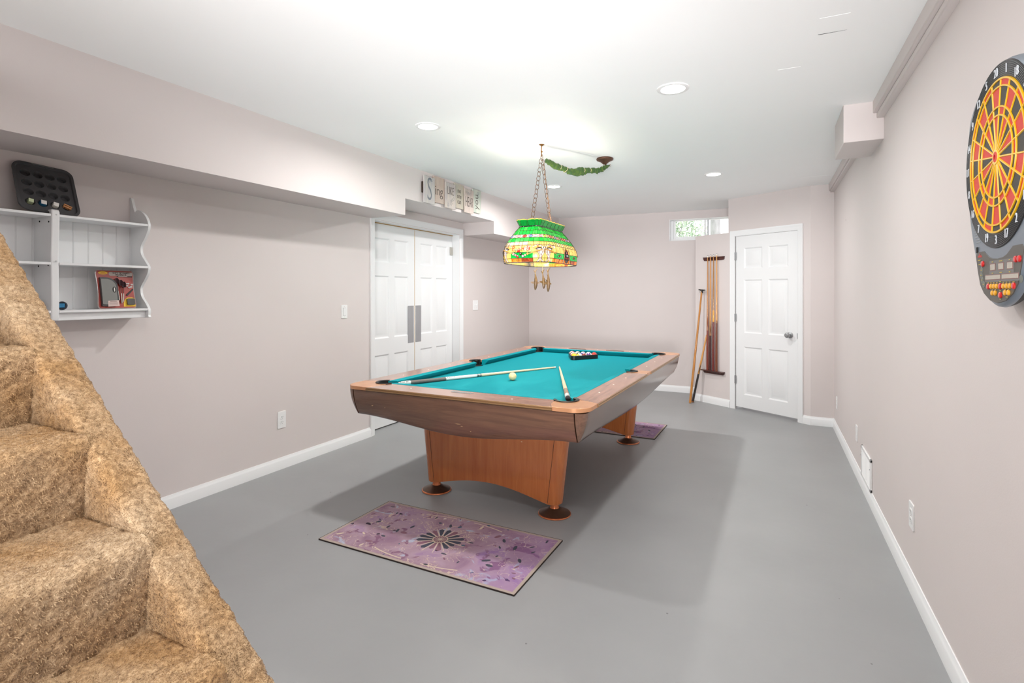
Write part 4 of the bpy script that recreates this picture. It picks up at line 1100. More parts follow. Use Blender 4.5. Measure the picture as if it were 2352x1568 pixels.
# near end: lettering and balls
for cen_ in (0, PER / 2):
    ltext('P', cen_ - .063, 1.660, .052, RD, .75, .0006)
    for q, z_, m_, r_ in ((-.052, 1.6445, YE, .0080), (-.041, 1.653, WH, .0070)):
        decal(ell(cen_ + q, z_, r_, r_, 12), m_, .003); 
    decal(ell(cen_ - .041, 1.652, .0035, .003, 8), DK, .0036, 0)
    decal([(cen_ - .034, 1.636), (cen_ - .024, 1.668), (cen_ - .008, 1.653), (cen_ - .012, 1.636)], RD, .0030)
    decal([(cen_ - .027, 1.653), (cen_ - .022, 1.663), (cen_ - .014, 1.655)], CRM, .0036, 0)
    ltext('L', cen_ - .022, 1.646, .026, CRM, .8)
    ltext('S', cen_ - .010, 1.664, .050, PK, .7, .0012)
    ltext('H', cen_ + .008, 1.659, .050, RD, .62, .0006); ltext('A', cen_ + .024, 1.657, .050, PK, .62, .0012); ltext('A', cen_ + .024, 1.657, .050, WH, .62, -.0004)
    ltext('R', cen_ + .040, 1.659, .052, RD, .62, .0022); ltext('R', cen_ + .040, 1.659, .052, WH, .62, .0002)
    ltext('K', cen_ + .056, 1.659, .054, RD, .62, .0022); ltext('K', cen_ + .056, 1.659, .054, WH, .62, .0002)
    for q, z_, m_ in ((-.060, 1.624, WH), (-.045, 1.616, PK), (-.030, 1.607, RD), (-.006, 1.623, DK), (.010, 1.609, LV), (.028, 1.615, CRM), (.046, 1.624, OR)):
        decal(ell(cen_ + q, z_, .0092, .0092, 14), m_, .0026)
    decal(ell(cen_ - .008, 1.6265, .003, .003, 8), WH, .0034, 0); decal(ell(cen_ - .028, 1.611, .004, .003, 8), WH, .0034, 0); decal(ell(cen_ + .007, 1.612, .004, .003, 8), WH, .0034, 0)
    flush('lettering_picture', 'glass letters and pool balls')
# long sides: racked balls between crossed drapes
for cen_ in (SXL / 2 + ARC + SYL / 2, SXL / 2 + ARC + SYL + ARC + SXL + ARC + SYL / 2):
    for sgn in (-1, 1):
        for q in range(8):
            f0, f1 = q / 8, (q + 1) / 8; za, zb = 1.568 + .108 * f0, 1.568 + .108 * f1
            def ed(f): return .052 - .012 * f, .092 - .034 * f - .014 * sin(f * pi)
            (a0, b0), (a1, b1) = ed(f0), ed(f1)
            decal([(cen_ + sgn * a0, za), (cen_ + sgn * b0, za), (cen_ + sgn * b1, zb), (cen_ + sgn * a1, zb)], YE, .0022, 0)
            decal([(cen_ + sgn * (a0 + .012), za), (cen_ + sgn * (a0 + .019), za), (cen_ + sgn * (a1 + .013), zb), (cen_ + sgn * (a1 + .008), zb)], FL, .0030, 0)
        for ww in (0, 1): gl.tube([SP(cen_ + sgn * ed(q / 8)[ww], 1.568 + .108 * q / 8, .003) for q in range(9)], .001, 4)
    decal([(cen_ - .045, 1.605), (cen_ - .028, 1.655), (cen_, 1.68), (cen_ + .028, 1.655), (cen_ + .045, 1.605), (cen_ + .022, 1.575), (cen_ - .022, 1.575)], DK, .002)
    rs = random.Random(4)
    for r_ in range(4):
        for j in range(r_ + 1): decal(ell(cen_ + (j - r_ / 2) * .019, 1.664 - r_ * .0195, .0085, .0085, 10), rs.choice((RD, RD, PK, WH, OR, LV)), .003)
    for sgn in (-1, 1):
        for j in range(3): decal(ell(cen_ + sgn * (.128 + .020 * j), 1.612 + .006 * (j % 2), .008, .008, 10), (WH, RD, CRM)[j], .0026)
    flush('rack_picture', 'glass picture of racked balls')
# crown gallery
g = G(); n = 96; vs = []; fs = []; gl = G()
def CRp(p, h, e): return SP(p, 1.825, 0, e)[:2] + (h - 1.55,)
NCr = 26
for i in range(n * 2):
    p = PER * i / (n * 2); sc = abs(sin(pi * NCr * i / (n * 2))) ** .6
    for e_, h in ((0, 1.829), (.010, 1.848), (.022, 1.868 + .004 * sc), (.023, 1.871 + .006 * sc)): vs.append(CRp(p, h, e_))
N2 = n * 2
for i in range(N2):
    j = (i + 1) % N2
    for k in range(3): fs.append((i * 4 + k, j * 4 + k, j * 4 + k + 1, i * 4 + k + 1)); 
g.add(vs, fs, [0, 0, 1] * N2); cr = lab(g.obj('crown', [gm[DG], glass_mat('glass_amber_edge', (240, 190, 90))], L_, ang=60), 'scalloped dark green glass crown')
g = G()
for i in range(NCr): g.tube([CRp(PER * i / NCr, 1.829, .0012), CRp(PER * i / NCr, 1.848, .011), CRp(PER * i / NCr, 1.871, .0235)], .0009, 4)
g.tube([CRp(PER * i / N2, 1.8775 - .006 * (1 - abs(sin(pi * NCr * i / N2)) ** .6), .0235) for i in range(N2)], .0008, 4, closed=True)
g.obj('leading', M_lead, cr)
g = G()
prof = [(-.001, 1.822), (.004, 1.823), (.0045, 1.830), (-.001, 1.831)]
vs = [CRp(PER * i / 120, h, e_) for i in range(120) for e_, h in prof]; g.add(vs, [(i * 4 + k, ((i + 1) % 120) * 4 + k, ((i + 1) % 120) * 4 + (k + 1) % 4, i * 4 + (k + 1) % 4) for i in range(120) for k in range(4)])
g.obj('neck_band', mat('pewter_band', (60, 56, 54), .3, metal=.8), L_)
g = G()
for p in [PER * i / 52 for i in range(52)]:
    c = Vector(CRp(p, 1.8265, .0045)); g.ball(tuple(c), .0035, 8)
g.obj('band_beads', mat('pewter_beads', (140, 138, 140), .25, metal=.8), L_)
# harness, sockets, bulbs
g = G(); z0 = 1.826 - 1.55
g.box(-.006, .006, -.24, .24, z0 - .002, z0 + .002); g.box(-.078, .078, -.186, -.174, z0 - .002, z0 + .002); g.box(-.078, .078, .174, .186, z0 - .002, z0 + .002)
for s in (-1, 1): g.tube([(0, s * .18, z0), (0, s * .18, z0 + .045)], .004, 8); g.tube([(0, s * .11, z0), (0, s * .11, z0 - .045)], [.006, .018], 14)
g.obj('harness', M_brass, L_)
M_bulb = emis('bulb_glass', '#ffdca0', 14)
for s in (-1, 1):
    g = G(); g.ball((0, s * .11, z0 - .075), .030, 20, 0, None, (1, 1, 1.15)); lab(g.obj('bulb', M_bulb, L_), 'glowing bulb inside the shade')
    l = bpy.data.lights.new('bulb_light', 'POINT'); l.energy = 29; l.color = (1, .93, .82); l.shadow_soft_size = .036
    lo = bpy.data.objects.new('bulb_light', l); C.objects.link(lo); lo.location = (LAMPX, LAMPY + s * .11, 1.826 - .075)
# chains
def chain_geo(g, a_, b_, ll=.046, w_=.0125, r_=.0019, seed=0):
    a_, b_ = Vector(a_), Vector(b_); d = b_ - a_; n = max(2, round(d.length / (ll * .78))); dd = d.normalized(); rnd = random.Random(seed)
    x = dd.cross(Vector((0, 1, .1))).normalized(); y = dd.cross(x)
    for i in range(n):
        c = a_ + d * ((i + .5) / n); u = (x if i % 2 else y) * cos(.5) + (y if i % 2 else x) * sin(.5)
        pts = []
        for k in range(14):
            t = 2 * pi * k / 14; pts.append(c + dd * cos(t) * ll / 2 + u * sin(t) * w_)
        g.tube(pts, r_, 5, closed=True)
M_chain = mat('chain_metal', (104, 78, 58), .4, metal=.7)
for s in (-1, 1):
    g = G(); chain_geo(g, (0, s * .18, 1.872 - 1.55), (.002, s * .012, 2.352 - 1.55), seed=s); lab(g.obj('chain', M_chain, L_), 'thin bronze chain')
g = G(); pts = [Vector((.004, .014 + .168 * f + .004 * sin(f * 22), .80 - .478 * f)) for f in [i / 30 for i in range(31)]]; g.tube(pts, .0022, 6); lab(g.obj('cord', mat('brown_cord', (120, 82, 48), .5), L_), 'brown electric cord threaded through the chain')
# hook
t = thing('ceiling_hook', 'small brass ceiling hook above the billiard lamp', 'hook', (LAMPX, LAMPY, ceil_z(LAMPX)))
g = G(); g.lathe([(0, -.012), (.006, -.012), (.012, -.006), (.020, -.003), (.020, 0)], 20); g.tube([(0, 0, -.01), (-.001, 0, -.03), (-.004, 0, -.05), (-.001, 0, -.062), (.004, 0, -.058), (.005, 0, -.05)], .0035, 8)
g.obj('hook', M_brass, t)
g = G(); chain_geo(g, (.0, 0, -.055), (.001, .0, -.112), seed=4); g.obj('link', M_brass, t)
# canopy + fabric-covered swag
t = thing('ceiling_canopy', 'bronze ceiling canopy where the swagged lamp chain starts', 'ceiling canopy', (-1.222, 4.268, ceil_z(-1.22)))
g = G(); g.lathe([(.0, -.050), (.012, -.050), (.020, -.044), (.035, -.030), (.066, -.016), (.070, -.008), (.066, 0)], 36); g.obj('dome', M_cop_dark, t)
g = G(); g.tube([(0, 0, -.046), (0.002, .006, -.056), (.006, .014, -.052), (.008, .018, -.044)], .0028, 8); g.tube([(.03 + .008 * cos(a_), .05, -.05 + .008 * sin(a_)) for a_ in [k * pi / 5 for k in range(10)]], .0014, 5, closed=True); g.obj('loop', M_brass, t)
def sleeve_mat():
    m = mat('green_velvet', (30, 72, 40), .9, var=.5, scale=38, bump=.9, bscale=90, sheen=.1, col2=(84, 108, 36)); return m
t = thing('chain_cover', 'gathered green fabric sleeve on the swag chain between hook and canopy', 'fabric cover', (-1.50, 3.72, 2.36))
K = [(-1.515, 3.705, 2.352), (-1.472, 3.787, 2.322), (-1.437, 3.854, 2.314), (-1.393, 3.939, 2.300), (-1.334, 4.051, 2.325), (-1.29, 4.13, 2.340), (-1.255, 4.203, 2.352), (-1.215, 4.285, 2.395), (-1.195, 4.315, 2.412)]
def catm(K, n):
    out = []
    for i in range(len(K) - 1):
        p0, p1, p2, p3 = [Vector(K[max(0, min(len(K) - 1, i + q))]) for q in (-1, 0, 1, 2)]
        for k in range(n):
            t_ = k / n; out.append(.5 * ((2 * p1) + (p2 - p0) * t_ + (2 * p0 - 5 * p1 + 4 * p2 - p3) * t_ * t_ + (3 * p1 - p0 - 3 * p2 + p3) * t_ ** 3))
    out.append(Vector(K[-1])); return out
path = catm(K, 22); random.seed(9); rr = []
bul = [(.05, .026), (.16, .029), (.27, .024), (.40, .032), (.47, .036), (.56, .026), (.64, .026), (.72, .028), (.79, .027), (.85, .022), (.93, .010), (1, .006)]
for i in range(len(path)):
    f = i / (len(path) - 1); v = .016
    for (f0, r0), (f1, r1) in zip(bul, bul[1:]):
        if f0 <= f <= f1: v = r0 + (r1 - r0) * (f - f0) / (f1 - f0)
    if f < .05: v = .020
    pinch = min([abs(f - q) for q in (.215, .315, .505, .60, .69, .74, .77, .82)])
    v *= 1 - .38 * math.exp(-(pinch / .010) ** 2) ; v *= 1 + .07 * sin(i * 2.1) + .05 * sin(i * .9)
    rr.append(v * .80)
g = G(); nn = 20; vs = []
for i, p in enumerate(path):
    d = (path[min(i + 1, len(path) - 1)] - path[max(i - 1, 0)]).normalized(); a_ = d.cross(Vector((0, 0, 1))).normalized(); b_ = a_.cross(d)
    f = i / (len(path) - 1)
    for j in range(nn):
        tt = 2 * pi * j / nn; w_ = 1 + .13 * sin(3 * tt + i * .35) + .07 * sin(7 * tt - i * .5); sag = 1.25 if sin(tt) < 0 and .42 < f < .52 else 1
        q_ = p + a_ * cos(tt) * rr[i] * w_ * .8 + b_ * sin(tt) * rr[i] * w_ * sag; vs.append(tuple(q_ - Vector(t.location)))
fs = [(i * nn + j, i * nn + (j + 1) % nn, (i + 1) * nn + (j + 1) % nn, (i + 1) * nn + j) for i in range(len(path) - 1) for j in range(nn)]
fs += [tuple(range(nn))[::-1], tuple((len(path) - 1) * nn + j for j in range(nn))]
g.add(vs, fs); g.obj('sleeve', sleeve_mat(), t, ang=80)
g = G()
for f in (.215, .30, .505, .60):
    i = int(f * (len(path) - 1)); p = path[i] - Vector(t.location); d = (path[i + 1] - path[i - 1]).normalized(); a_ = d.cross(Vector((0, 0, 1))).normalized(); b_ = (a_.cross(d) + d * .35).normalized()
    g.tube([p + (a_ * cos(q) + b_ * sin(q)) * (rr[i] * 1.05) for q in [2 * pi * k / 16 for k in range(16)]], .0022, 5, closed=True)
lab(g.obj('tie', mat('cream_ribbon', (206, 196, 150), .7), t), 'cream ribbon tie')
g = G(); pp = [p - Vector(t.location) + Vector((0, 0, r_ * .95)) for p, r_ in zip(path, rr)]; g.tube(pp[2:60], .003, 6); lab(g.obj('cord', mat('brown_cord', (1, 1, 1)), t), 'brown cord showing along the top')

# shark pull ornaments
M_sh = mat('carved_shark', (92, 66, 42), .4, var=.35, scale=26, col2=(140, 112, 80), coat=.2); M_shb = mat('carved_shark_belly', (176, 160, 140), .4)
M_bead = mat('bead_chain', (214, 184, 128), .3, metal=.6)
def shark_pendant(y, x, zt, zn, yaw, lean, label):
    t = thing('shark_ornament', label, 'ornament', (x, y, zt), 0, 'carved shark pulls under the lamp')
    Lg = zt - zn; Mx = Mt(0, 0, 0, lean, 0, yaw)
    g = G(); n = 18; vs = []; k = 16
    prof = [(.0, .0022), (.06, .0032), (.14, .0042), (.26, .0075), (.42, .0115), (.58, .0138), (.72, .0135), (.84, .0112), (.93, .0075), (.98, .0035), (1.0, .0006)]
    vs = []
    for f, r_ in prof:
        for j in range(k):
            a_ = 2 * pi * j / k; vs.append((r_ * 1.0 * cos(a_) + .006 * sin(f * 3.0), r_ * .92 * sin(a_), -f * Lg))
    fs = [(i * k + j, (i + 1) * k + j, (i + 1) * k + (j + 1) % k, i * k + (j + 1) % k) for i in range(len(prof) - 1) for j in range(k)]
    g.add(vs, fs, 0, Mx)
    def fin(poly, th, M2): g.prism(poly, -th / 2, th / 2, 0, Mx @ M2)
    MX = Matrix(((1, 0, 0, 0), (0, 0, 1, 0), (0, 1, 0, 0), (0, 0, 0, 1)))          # poly (x, y) -> (x, z)
    fin([(-.003, -.006), (.003, -.006), (.014, .018), (.024, .030), (.008, .022), (.000, .006), (-.006, .012), (-.014, .018), (-.008, .004)], .0025, MX)          # tail
    fz = -Lg * .60
    fin([(.008, fz + .012), (.032, fz + .004), (.036, fz - .003), (.020, fz - .006), (.010, fz - .006)], .003, MX)
    fin([(-.008, fz + .012), (-.032, fz + .010), (-.034, fz + .003), (-.020, fz - .004), (-.010, fz - .006)], .003, MX)
    MY = Matrix(((0, 0, 1, 0), (1, 0, 0, 0), (0, 1, 0, 0), (0, 0, 0, 1)))          # poly -> (y, z)
    fin([(-.010, -Lg * .42), (-.024, -Lg * .44 + .010), (-.010, -Lg * .55)], .003, MY)
    fin([(-.005, -Lg * .16), (-.011, -Lg * .16 + .006), (-.005, -Lg * .22)], .002, MY)
    g.obj('shark_body', M_sh, t, weld=True, ang=50)
    g = G(); nb = 36
    for i in range(nb): g.ball((0, 0, .006 + i * .0085), .0021, 8)
    g.obj('bead_chain', M_bead, t)
shark_pendant(3.67, -1.588, 1.512, 1.375, R(12), 0, 'carved brown shark pull with a light tail, leftmost under the lamp')
shark_pendant(3.70, -1.540, 1.505, 1.385, R(60), R(-7), 'carved shark pull in the middle, tilted and grey-nosed, under the lamp')
shark_pendant(3.67, -1.484, 1.512, 1.362, R(-20), 0, 'carved brown shark pull hanging lowest, rightmost under the lamp')

# ------------------------------------------------------------------ wooden word sign
def board_mat(i):
    cs = [((206, 200, 192), (186, 180, 184)), ((204, 186, 172), (188, 168, 158)), ((210, 198, 186), (184, 176, 176)), ((196, 182, 164), (180, 178, 166)), ((208, 194, 186), (190, 174, 164)), ((206, 206, 194), (180, 190, 178))]
    return mat('sign_board_%s' % 'abcdef'[i], cs[i][0], .7, var=.5, scale=24, col2=cs[i][1], bump=.3, bscale=60, stretch=(1, 1, .35))
t = thing('word_sign', 'row of six weathered boards lettered Sing like no one can hear you on the soffit', 'sign', (XS, 4.54, 2.32))
M_ink = mat('sign_ink', (84, 72, 66), .6); M_inkb = mat('sign_ink_grey', (120, 124, 132), .6)
bd = [(4.000, 4.170, 2.180, 2.428, 1), (4.168, 4.358, 2.212, 2.457, 0), (4.352, 4.538, 2.184, 2.433, 1), (4.540, 4.718, 2.212, 2.458, 0), (4.712, 4.898, 2.186, 2.433, 1), (4.903, 5.078, 2.215, 2.4625, 0)]
words = [[('S', 0, 0, .31, .62, M_inkb, 0)], [('ing', -.004, -.012, .13, .95, M_ink, 0)], [('LIKE', 0, .045, .112, .56, M_ink, 0)], [('no', .0, .055, .07, .9, M_ink, 0), ('one', .0, .0, .07, .8, M_ink, 0), ('can', 0, -.055, .07, .8, M_ink, 0)],
         [('HEAR', .0, -.012, .15, .42, M_ink, 0)], [('you', -.01, -.005, .125, .9, M_ink, 90)]]
for i, (y0, y1, z0, z1, fr) in enumerate(bd):
    xb = .020 if fr else .006
    g = G(); g.box(xb, xb + .011, y0 - 4.54, y1 - 4.54, z0 - 2.32, z1 - 2.32); b_ = lab(g.obj('board', board_mat(i), t, bevel=.0015), 'weathered board')
    cy, cz = (y0 + y1) / 2 - 4.54, (z0 + z1) / 2 - 2.32
    for s, dx, dz, size, sx, m_, rot in words[i]:
        g = G(); Mx = frame((xb + .0115, cy + dx, cz + dz), (0, 1, 0), (0, 0, 1), (1, 0, 0)) @ Matrix.Rotation(R(rot), 4, 'Z')
        text_geo(g, s, size, Mx, 0, .001, sx, -.0035 if s == 'S' else (-.0012 if size > .1 else 0)); lab(g.obj('lettering', m_, b_), 'painted word %s' % s)
    # scrollwork rubbed into some boards
    if i in (2, 4, 5, 0):
        g = G(); rs = random.Random(i)
        for k in range(5 if i in (2, 4) else 3):
            sy_, sz_ = cy + rs.uniform(-.05, .05), cz + (rs.uniform(-.10, -.02) if i == 2 else rs.uniform(.07, .11) if i in (0, 4) else rs.uniform(-.1, .1))
            pts = [(xb + .0113, sy_ + (.004 + .0022 * q) * cos(q * .8 + k), sz_ + (.004 + .0022 * q) * sin(q * .8 + k) * .8) for q in range(11)]; g.tube(pts, .0009, 4)
        lab(g.obj('scrollwork', M_inkb, b_), 'faint scrollwork')
g = G(); g.box(0, .008, -.50, .50, -.02, .0); g.box(0, .008, -.50, .50, .05, .07); g.box(.006, .02, -.55, -.53, -.05, .05); g.obj('mounting_rail', mat('dark_wood_rail', (60, 46, 38), .7), t)
# ------------------------------------------------------------------ white wall shelf (left wall)
M_sw = mat('shelf_white', (238, 239, 240), .38)
M_bead2 = mat('shelf_beadboard', (238, 239, 240), .42)
XLW = -3.39; SHY = 1.40
S = thing('wall_shelf', 'white two-bay wall shelf with scalloped end panel on the left wall', 'shelf', (XLW, SHY, 1.21))
def sb(name, x0, x1, y0, y1, z0, z1, bev=.002, m=None, l=None):
    g = G().box(x0 - XLW, x1 - XLW, y0 - SHY, y1 - SHY, z0 - 1.21, z1 - 1.21); o = g.obj(name, m or M_sw, S, bevel=bev)
    if l: lab(o, l)
    return o
YL, YD0, YD1, YR = .97, 1.375, 1.409, 1.832
for z in (1.7445, 1.5035, 1.262):
    for ya, yb in ((YL, YD0), (YD1, YR)):
        sb('shelf_board', XLW + .008, -3.212, ya, yb, z - .0065, z + .0065)
sb('bottom_rail', XLW, -3.235, YD1, YR, 1.216, 1.2555); sb('bottom_rail', XLW, -3.235, YL, YD0, 1.216, 1.2555)
def beadboard(y0, y1):
    g = G(); n = max(1, round((y1 - y0) / .068)); w = (y1 - y0) / n; xs = XLW + .006
    pts = []
    for i in range(n):
        a = y0 + i * w; pts += [(a, xs), (a + w - .008, xs), (a + w - .006, xs - .0025), (a + w - .0045, xs - .0005), (a + w - .003, xs - .0025)]
    pts.append((y1, xs)); vs = []
    for y, x in pts: vs += [(x - XLW, y - SHY, 1.25 - 1.21), (x - XLW, y - SHY, 1.752 - 1.21)]
    g.add(vs, [(2 * i, 2 * i + 2, 2 * i + 3, 2 * i + 1) for i in range(len(pts) - 1)]); lab(g.obj('back_panel', M_bead2, S, ang=15), 'beadboard back')
beadboard(YL, YD0); beadboard(YD1, YR)
scal = [(0, 1.914), (.012, 1.912), (.028, 1.872), (.042, 1.838), (.050, 1.826), (.057, 1.834), (.075, 1.838), (.105, 1.830), (.140, 1.808), (.166, 1.780), (.180, 1.745), (.172, 1.712), (.145, 1.672), (.112, 1.635), (.104, 1.610), (.112, 1.578), (.148, 1.540), (.179, 1.505), (.172, 1.470), (.145, 1.435), (.110, 1.396), (.103, 1.370), (.114, 1.335), (.152, 1.298), (.180, 1.262), (.178, 1.230), (.170, 1.214), (0, 1.216)]
def smooth_poly(P_, n=3):
    out = []; k = len(P_)
    for i in range(k - 2):
        p0, p1, p2, p3 = [Vector(P_[max(0, min(k - 1, i + q))]) for q in (-1, 0, 1, 2)]
        for j in range(n):
            t_ = j / n; out.append(tuple(.5 * ((2 * p1) + (p2 - p0) * t_ + (2 * p0 - 5 * p1 + 4 * p2 - p3) * t_ * t_ + (3 * p1 - p0 - 3 * p2 + p3) * t_ ** 3)))
    out += [tuple(P_[-2]), tuple(P_[-1])]; return out
MY2 = lambda y: Matrix(((1, 0, 0, 0), (0, 0, 1, y - SHY), (0, 1, 0, -1.21), (0, 0, 0, 1)))
g = G().prism(smooth_poly(scal), 0, .014, 0, MY2(YR)); lab(g.obj('end_panel', M_sw, S, bevel=.002), 'scalloped end panel')
g = G().prism(smooth_poly(scal), -.014, 0, 0, MY2(YL)); lab(g.obj('end_panel', M_sw, S, bevel=.002), 'scalloped end panel')
g = G(); g.prism([(0, 1.216), (.172, 1.216), (.178, 1.24), (.180, 1.3), (.176, 1.45), (.174, 1.55), (.180, 1.66), (.182, 1.74), (.182, 1.765), (.176, 1.774), (0, 1.774)][::-1], YD0 - YD0, YD1 - YD0, 0, MY2(YD0))
g.obj('divider_post', M_sw, S, bevel=.006, seg=3)
for z in (1.7445, 1.5035, 1.262):
    g = G(); g.box(.14, .150, .448, .462, z - 1.21 - .003, z - 1.21 + .003); g.obj('tenon_peg', M_sw, S)
for z in (1.748, 1.515):
    g = G(); g.ball((.181, -.006, z - 1.21), .0045, 10, 0, None, (.5, 1, 1)); lab(g.obj('screw_cap', mat('cap_grey', (205, 206, 208), .4), S), 'round screw cap')
for x, z in ((-3.325, 1.718), (-3.235, 1.712), (-3.335, 1.492), (-3.24, 1.495)):
    g = G(); g.lathe([(0, 0), (.0045, 0), (.0045, .0016), (0, .0016)], 10, 0, Mt(x - XLW, YD0 - SHY - .0014, z - 1.21, rx=R(-90))); lab(g.obj('peg_hole', M_dark, S), 'dark peg hole')

# muffin tin leaning on the top shelf
tb, tt = Vector((-3.238, 1.385, 1.7520)), Vector((-3.376, 1.405, 2.008))
ey = (tt - tb).normalized(); ex = Vector((0, 1, 0)); ex = (ex - ey * ex.dot(ey)).normalized(); ez = ex.cross(ey).normalized()
LT = (tt - tb).length
T2 = thing('muffin_tin', 'black muffin tin leaning against the wall on top of the white shelf', 'baking tin', tuple(tb))
MT = frame((0, 0, 0), tuple(ex), tuple(ey), tuple(ez))
M_tin = mat('black_nonstick', (74, 74, 76), .45, var=.2, scale=10, coat=.1)
g = G(); cx, cy = .0500, .0575; ox, oy = -2 * cx, .028
nA = 24
for i in range(4):
    for j in range(4):
        c = Vector((ox + (i + .5) * cx, oy + (j + .5) * cy)); vs = []
        for k in range(nA):
            e8 = (k % 6) / 3 - 1; sqx, sqy = [(1, e8), (-e8, 1), (-1, -e8), (e8, -1)][k // 6]; t_ = 2 * pi * k / nA - pi / 4; dx, dy = cos(t_), sin(t_); sq = (c.x + sqx * cx / 2, c.y + sqy * cy / 2)
            vs += [(sq[0], sq[1], 0), (c.x + .0215 * dx, c.y + .0215 * dy, 0), (c.x + .0205 * dx, c.y + .0205 * dy, .0018), (c.x + .0192 * dx, c.y + .0192 * dy, 0), (c.x + .014 * dx, c.y + .014 * dy, -.017), (c.x, c.y, -.0175)]
        fs = []
        for k in range(nA):
            a_, b_ = k * 6, ((k + 1) % nA) * 6
            for q in range(5): fs.append((a_ + q, b_ + q, b_ + q + 1, a_ + q + 1))
        g.add(vs, fs, 0, MT)
# surround and raised rim
inner = [(-.1, .028), (.1, .028), (.1, .258), (-.1, .258)]
r1 = rrect(.112, (LT - .026) / 2, .03, 8); r1 = [(x, y + LT / 2) for x, y in r1]
def ring(outer, inn, z0, z1, mi=0):
    k = len(outer); g.add([(x, y, z0) for x, y in outer] + [(x, y, z1) for x, y in inn], [(i, (i + 1) % k, (i + 1) % k + k, i + k) for i in range(k)], mi, MT)
def proj_in(p): return (max(-.1, min(.1, p[0])), max(.028, min(.258, p[1])))
q0 = [(x, y) for x, y in r1]; ring(q0, [proj_in(p) for p in q0], 0, 0)
def off(o): return [(x, y + LT / 2) for x, y in rrect(.112 + o, (LT - .026) / 2 + o, .03 + o, 8)]
ring(off(0), off(.003), 0, .008); ring(off(.003), off(.014), .008, .010); ring(off(.014), off(.015), .010, .004); ring(off(.015), off(.004), .004, .0); ring(off(.004), off(.0), 0, -.001)
g.obj('pan', M_tin, T2, ang=50)
g = G(); g.box(-.045, .045, LT - .006, LT - .001, .0095, .0112, 0, MT); lab(g.obj('handle_mark', mat('tin_wear', (110, 110, 110), .4), T2), 'worn grey handle edge')
def incup(i, z=.0): return tb + ex * (ox + (i + .5) * cx) + ey * (oy + .5 * cy) + ez * z
def chalk(i, label, m1, m2, sz=.0105, twist=.2, dz=.004, cat='chalk'):
    p = incup(i, dz); t = thing('chalk_cube', label, cat, tuple(p), 0, 'cue chalks in the muffin tin')
    Mx = MT @ Matrix.Rotation(twist, 4, 'Z'); g = G(); g.box(-sz, sz, -sz, sz, -sz * 1.6, sz * .6, 0, Mx); g.obj('paper_wrap', m1, t, bevel=.001)
    g = G(); g.box(-sz * .92, sz * .92, -sz * .92, sz * .92, sz * .6, sz * .75, 0, Mx); g.lathe([(sz * .7, 0), (sz * .4, .0004), (0, .0003)], 12, 0, Mx @ Mt(0, 0, sz * .76)); g.obj('chalk_face', m2, t)
chalk(0, 'pale green chalk cube in the bottom left cup of the muffin tin', mat('paper_green', (178, 190, 150), .7), mat('chalk_green', (206, 216, 176), .8), twist=-.15)
chalk(1, 'white-topped chalk cube with blue sides in the second bottom cup of the muffin tin', mat('paper_blue', (40, 110, 150), .7), mat('chalk_white', (232, 228, 222), .8), .012, -.1)
chalk(2, 'off-white chalk cube in the third bottom cup behind the shelf post top', mat('paper_white', (220, 218, 206), .7), mat('chalk_white', (1, 1, 1)), .0115, -.25)
p = incup(3, .004); t = thing('cue_tip_clamp', 'small orange-brown clamp in the bottom right cup of the muffin tin', 'clamp', tuple(p))
g = G(); Mx = MT @ Matrix.Rotation(R(-25), 4, 'Z')
for s in (-1, 1): g.box(-.018, .018, s * .006 - .0035, s * .006 + .0035, -.008, .006, 0, Mx)
g.obj('jaw', mat('clamp_wood', (206, 146, 96), .5, var=.3, scale=60), t, bevel=.0015)
for s in (-1, 1): g = G(); g.tube([(s * .009, -.011, 0), (s * .009, .011, 0)], .0022, 8, 0, Mx); g.obj('screw', mat('clamp_dark', (80, 44, 30), .4), t)
# chalk holder and small box on the bottom shelf
ZB = 1.2685
t = thing('chalk_holder', 'round dark rubber holder with a blue chalk on the bottom shelf beside the divider post', 'chalk holder', (-3.262, 1.442, ZB + .0225))
Mx = frame((0, 0, 0), *[tuple(v) for v in (lambda n: (Vector((0, 1, 0)).cross(n).cross(n).normalized() * -1 if False else Vector((-n.y, n.x, 0)).normalized(), n.cross(Vector((-n.y, n.x, 0)).normalized()), n))(Vector((.90, -.42, .12)).normalized())])
g = G(); g.lathe([(0, -.014), (.018, -.014), (.0215, -.008), (.022, .004), (.0205, .009), (.0165, .010), (.016, .003), (0, .003)], 28, 0, Mx); g.obj('holder', mat('navy_rubber', (36, 46, 60), .5), t)
g = G(); g.box(-.0105, .0105, -.0105, .0105, .0, .013, 0, Mx); g.obj('chalk', mat('chalk_blue', (60, 140, 190), .8, var=.3, scale=80), t, bevel=.0015)
t = thing('small_box', 'small white box with red corner on the bottom shelf left of the divider post', 'box', (-3.30, 1.30, ZB))
g = G(); g.box(-.03, .03, -.052, .045, 0, .046); g.obj('carton', mat('carton_white', (225, 225, 225), .5), t, bevel=.001)
g = G(); g.box(.0305, .0312, -.052, .045, .042, .046); g.obj('stripe', M_dark, t)
g = G(); g.box(.0302, .0316, .036, .045, .014, .046); lab(g.obj('stripe', mat('carton_red', (170, 24, 24), .5), t), 'red corner stripe')

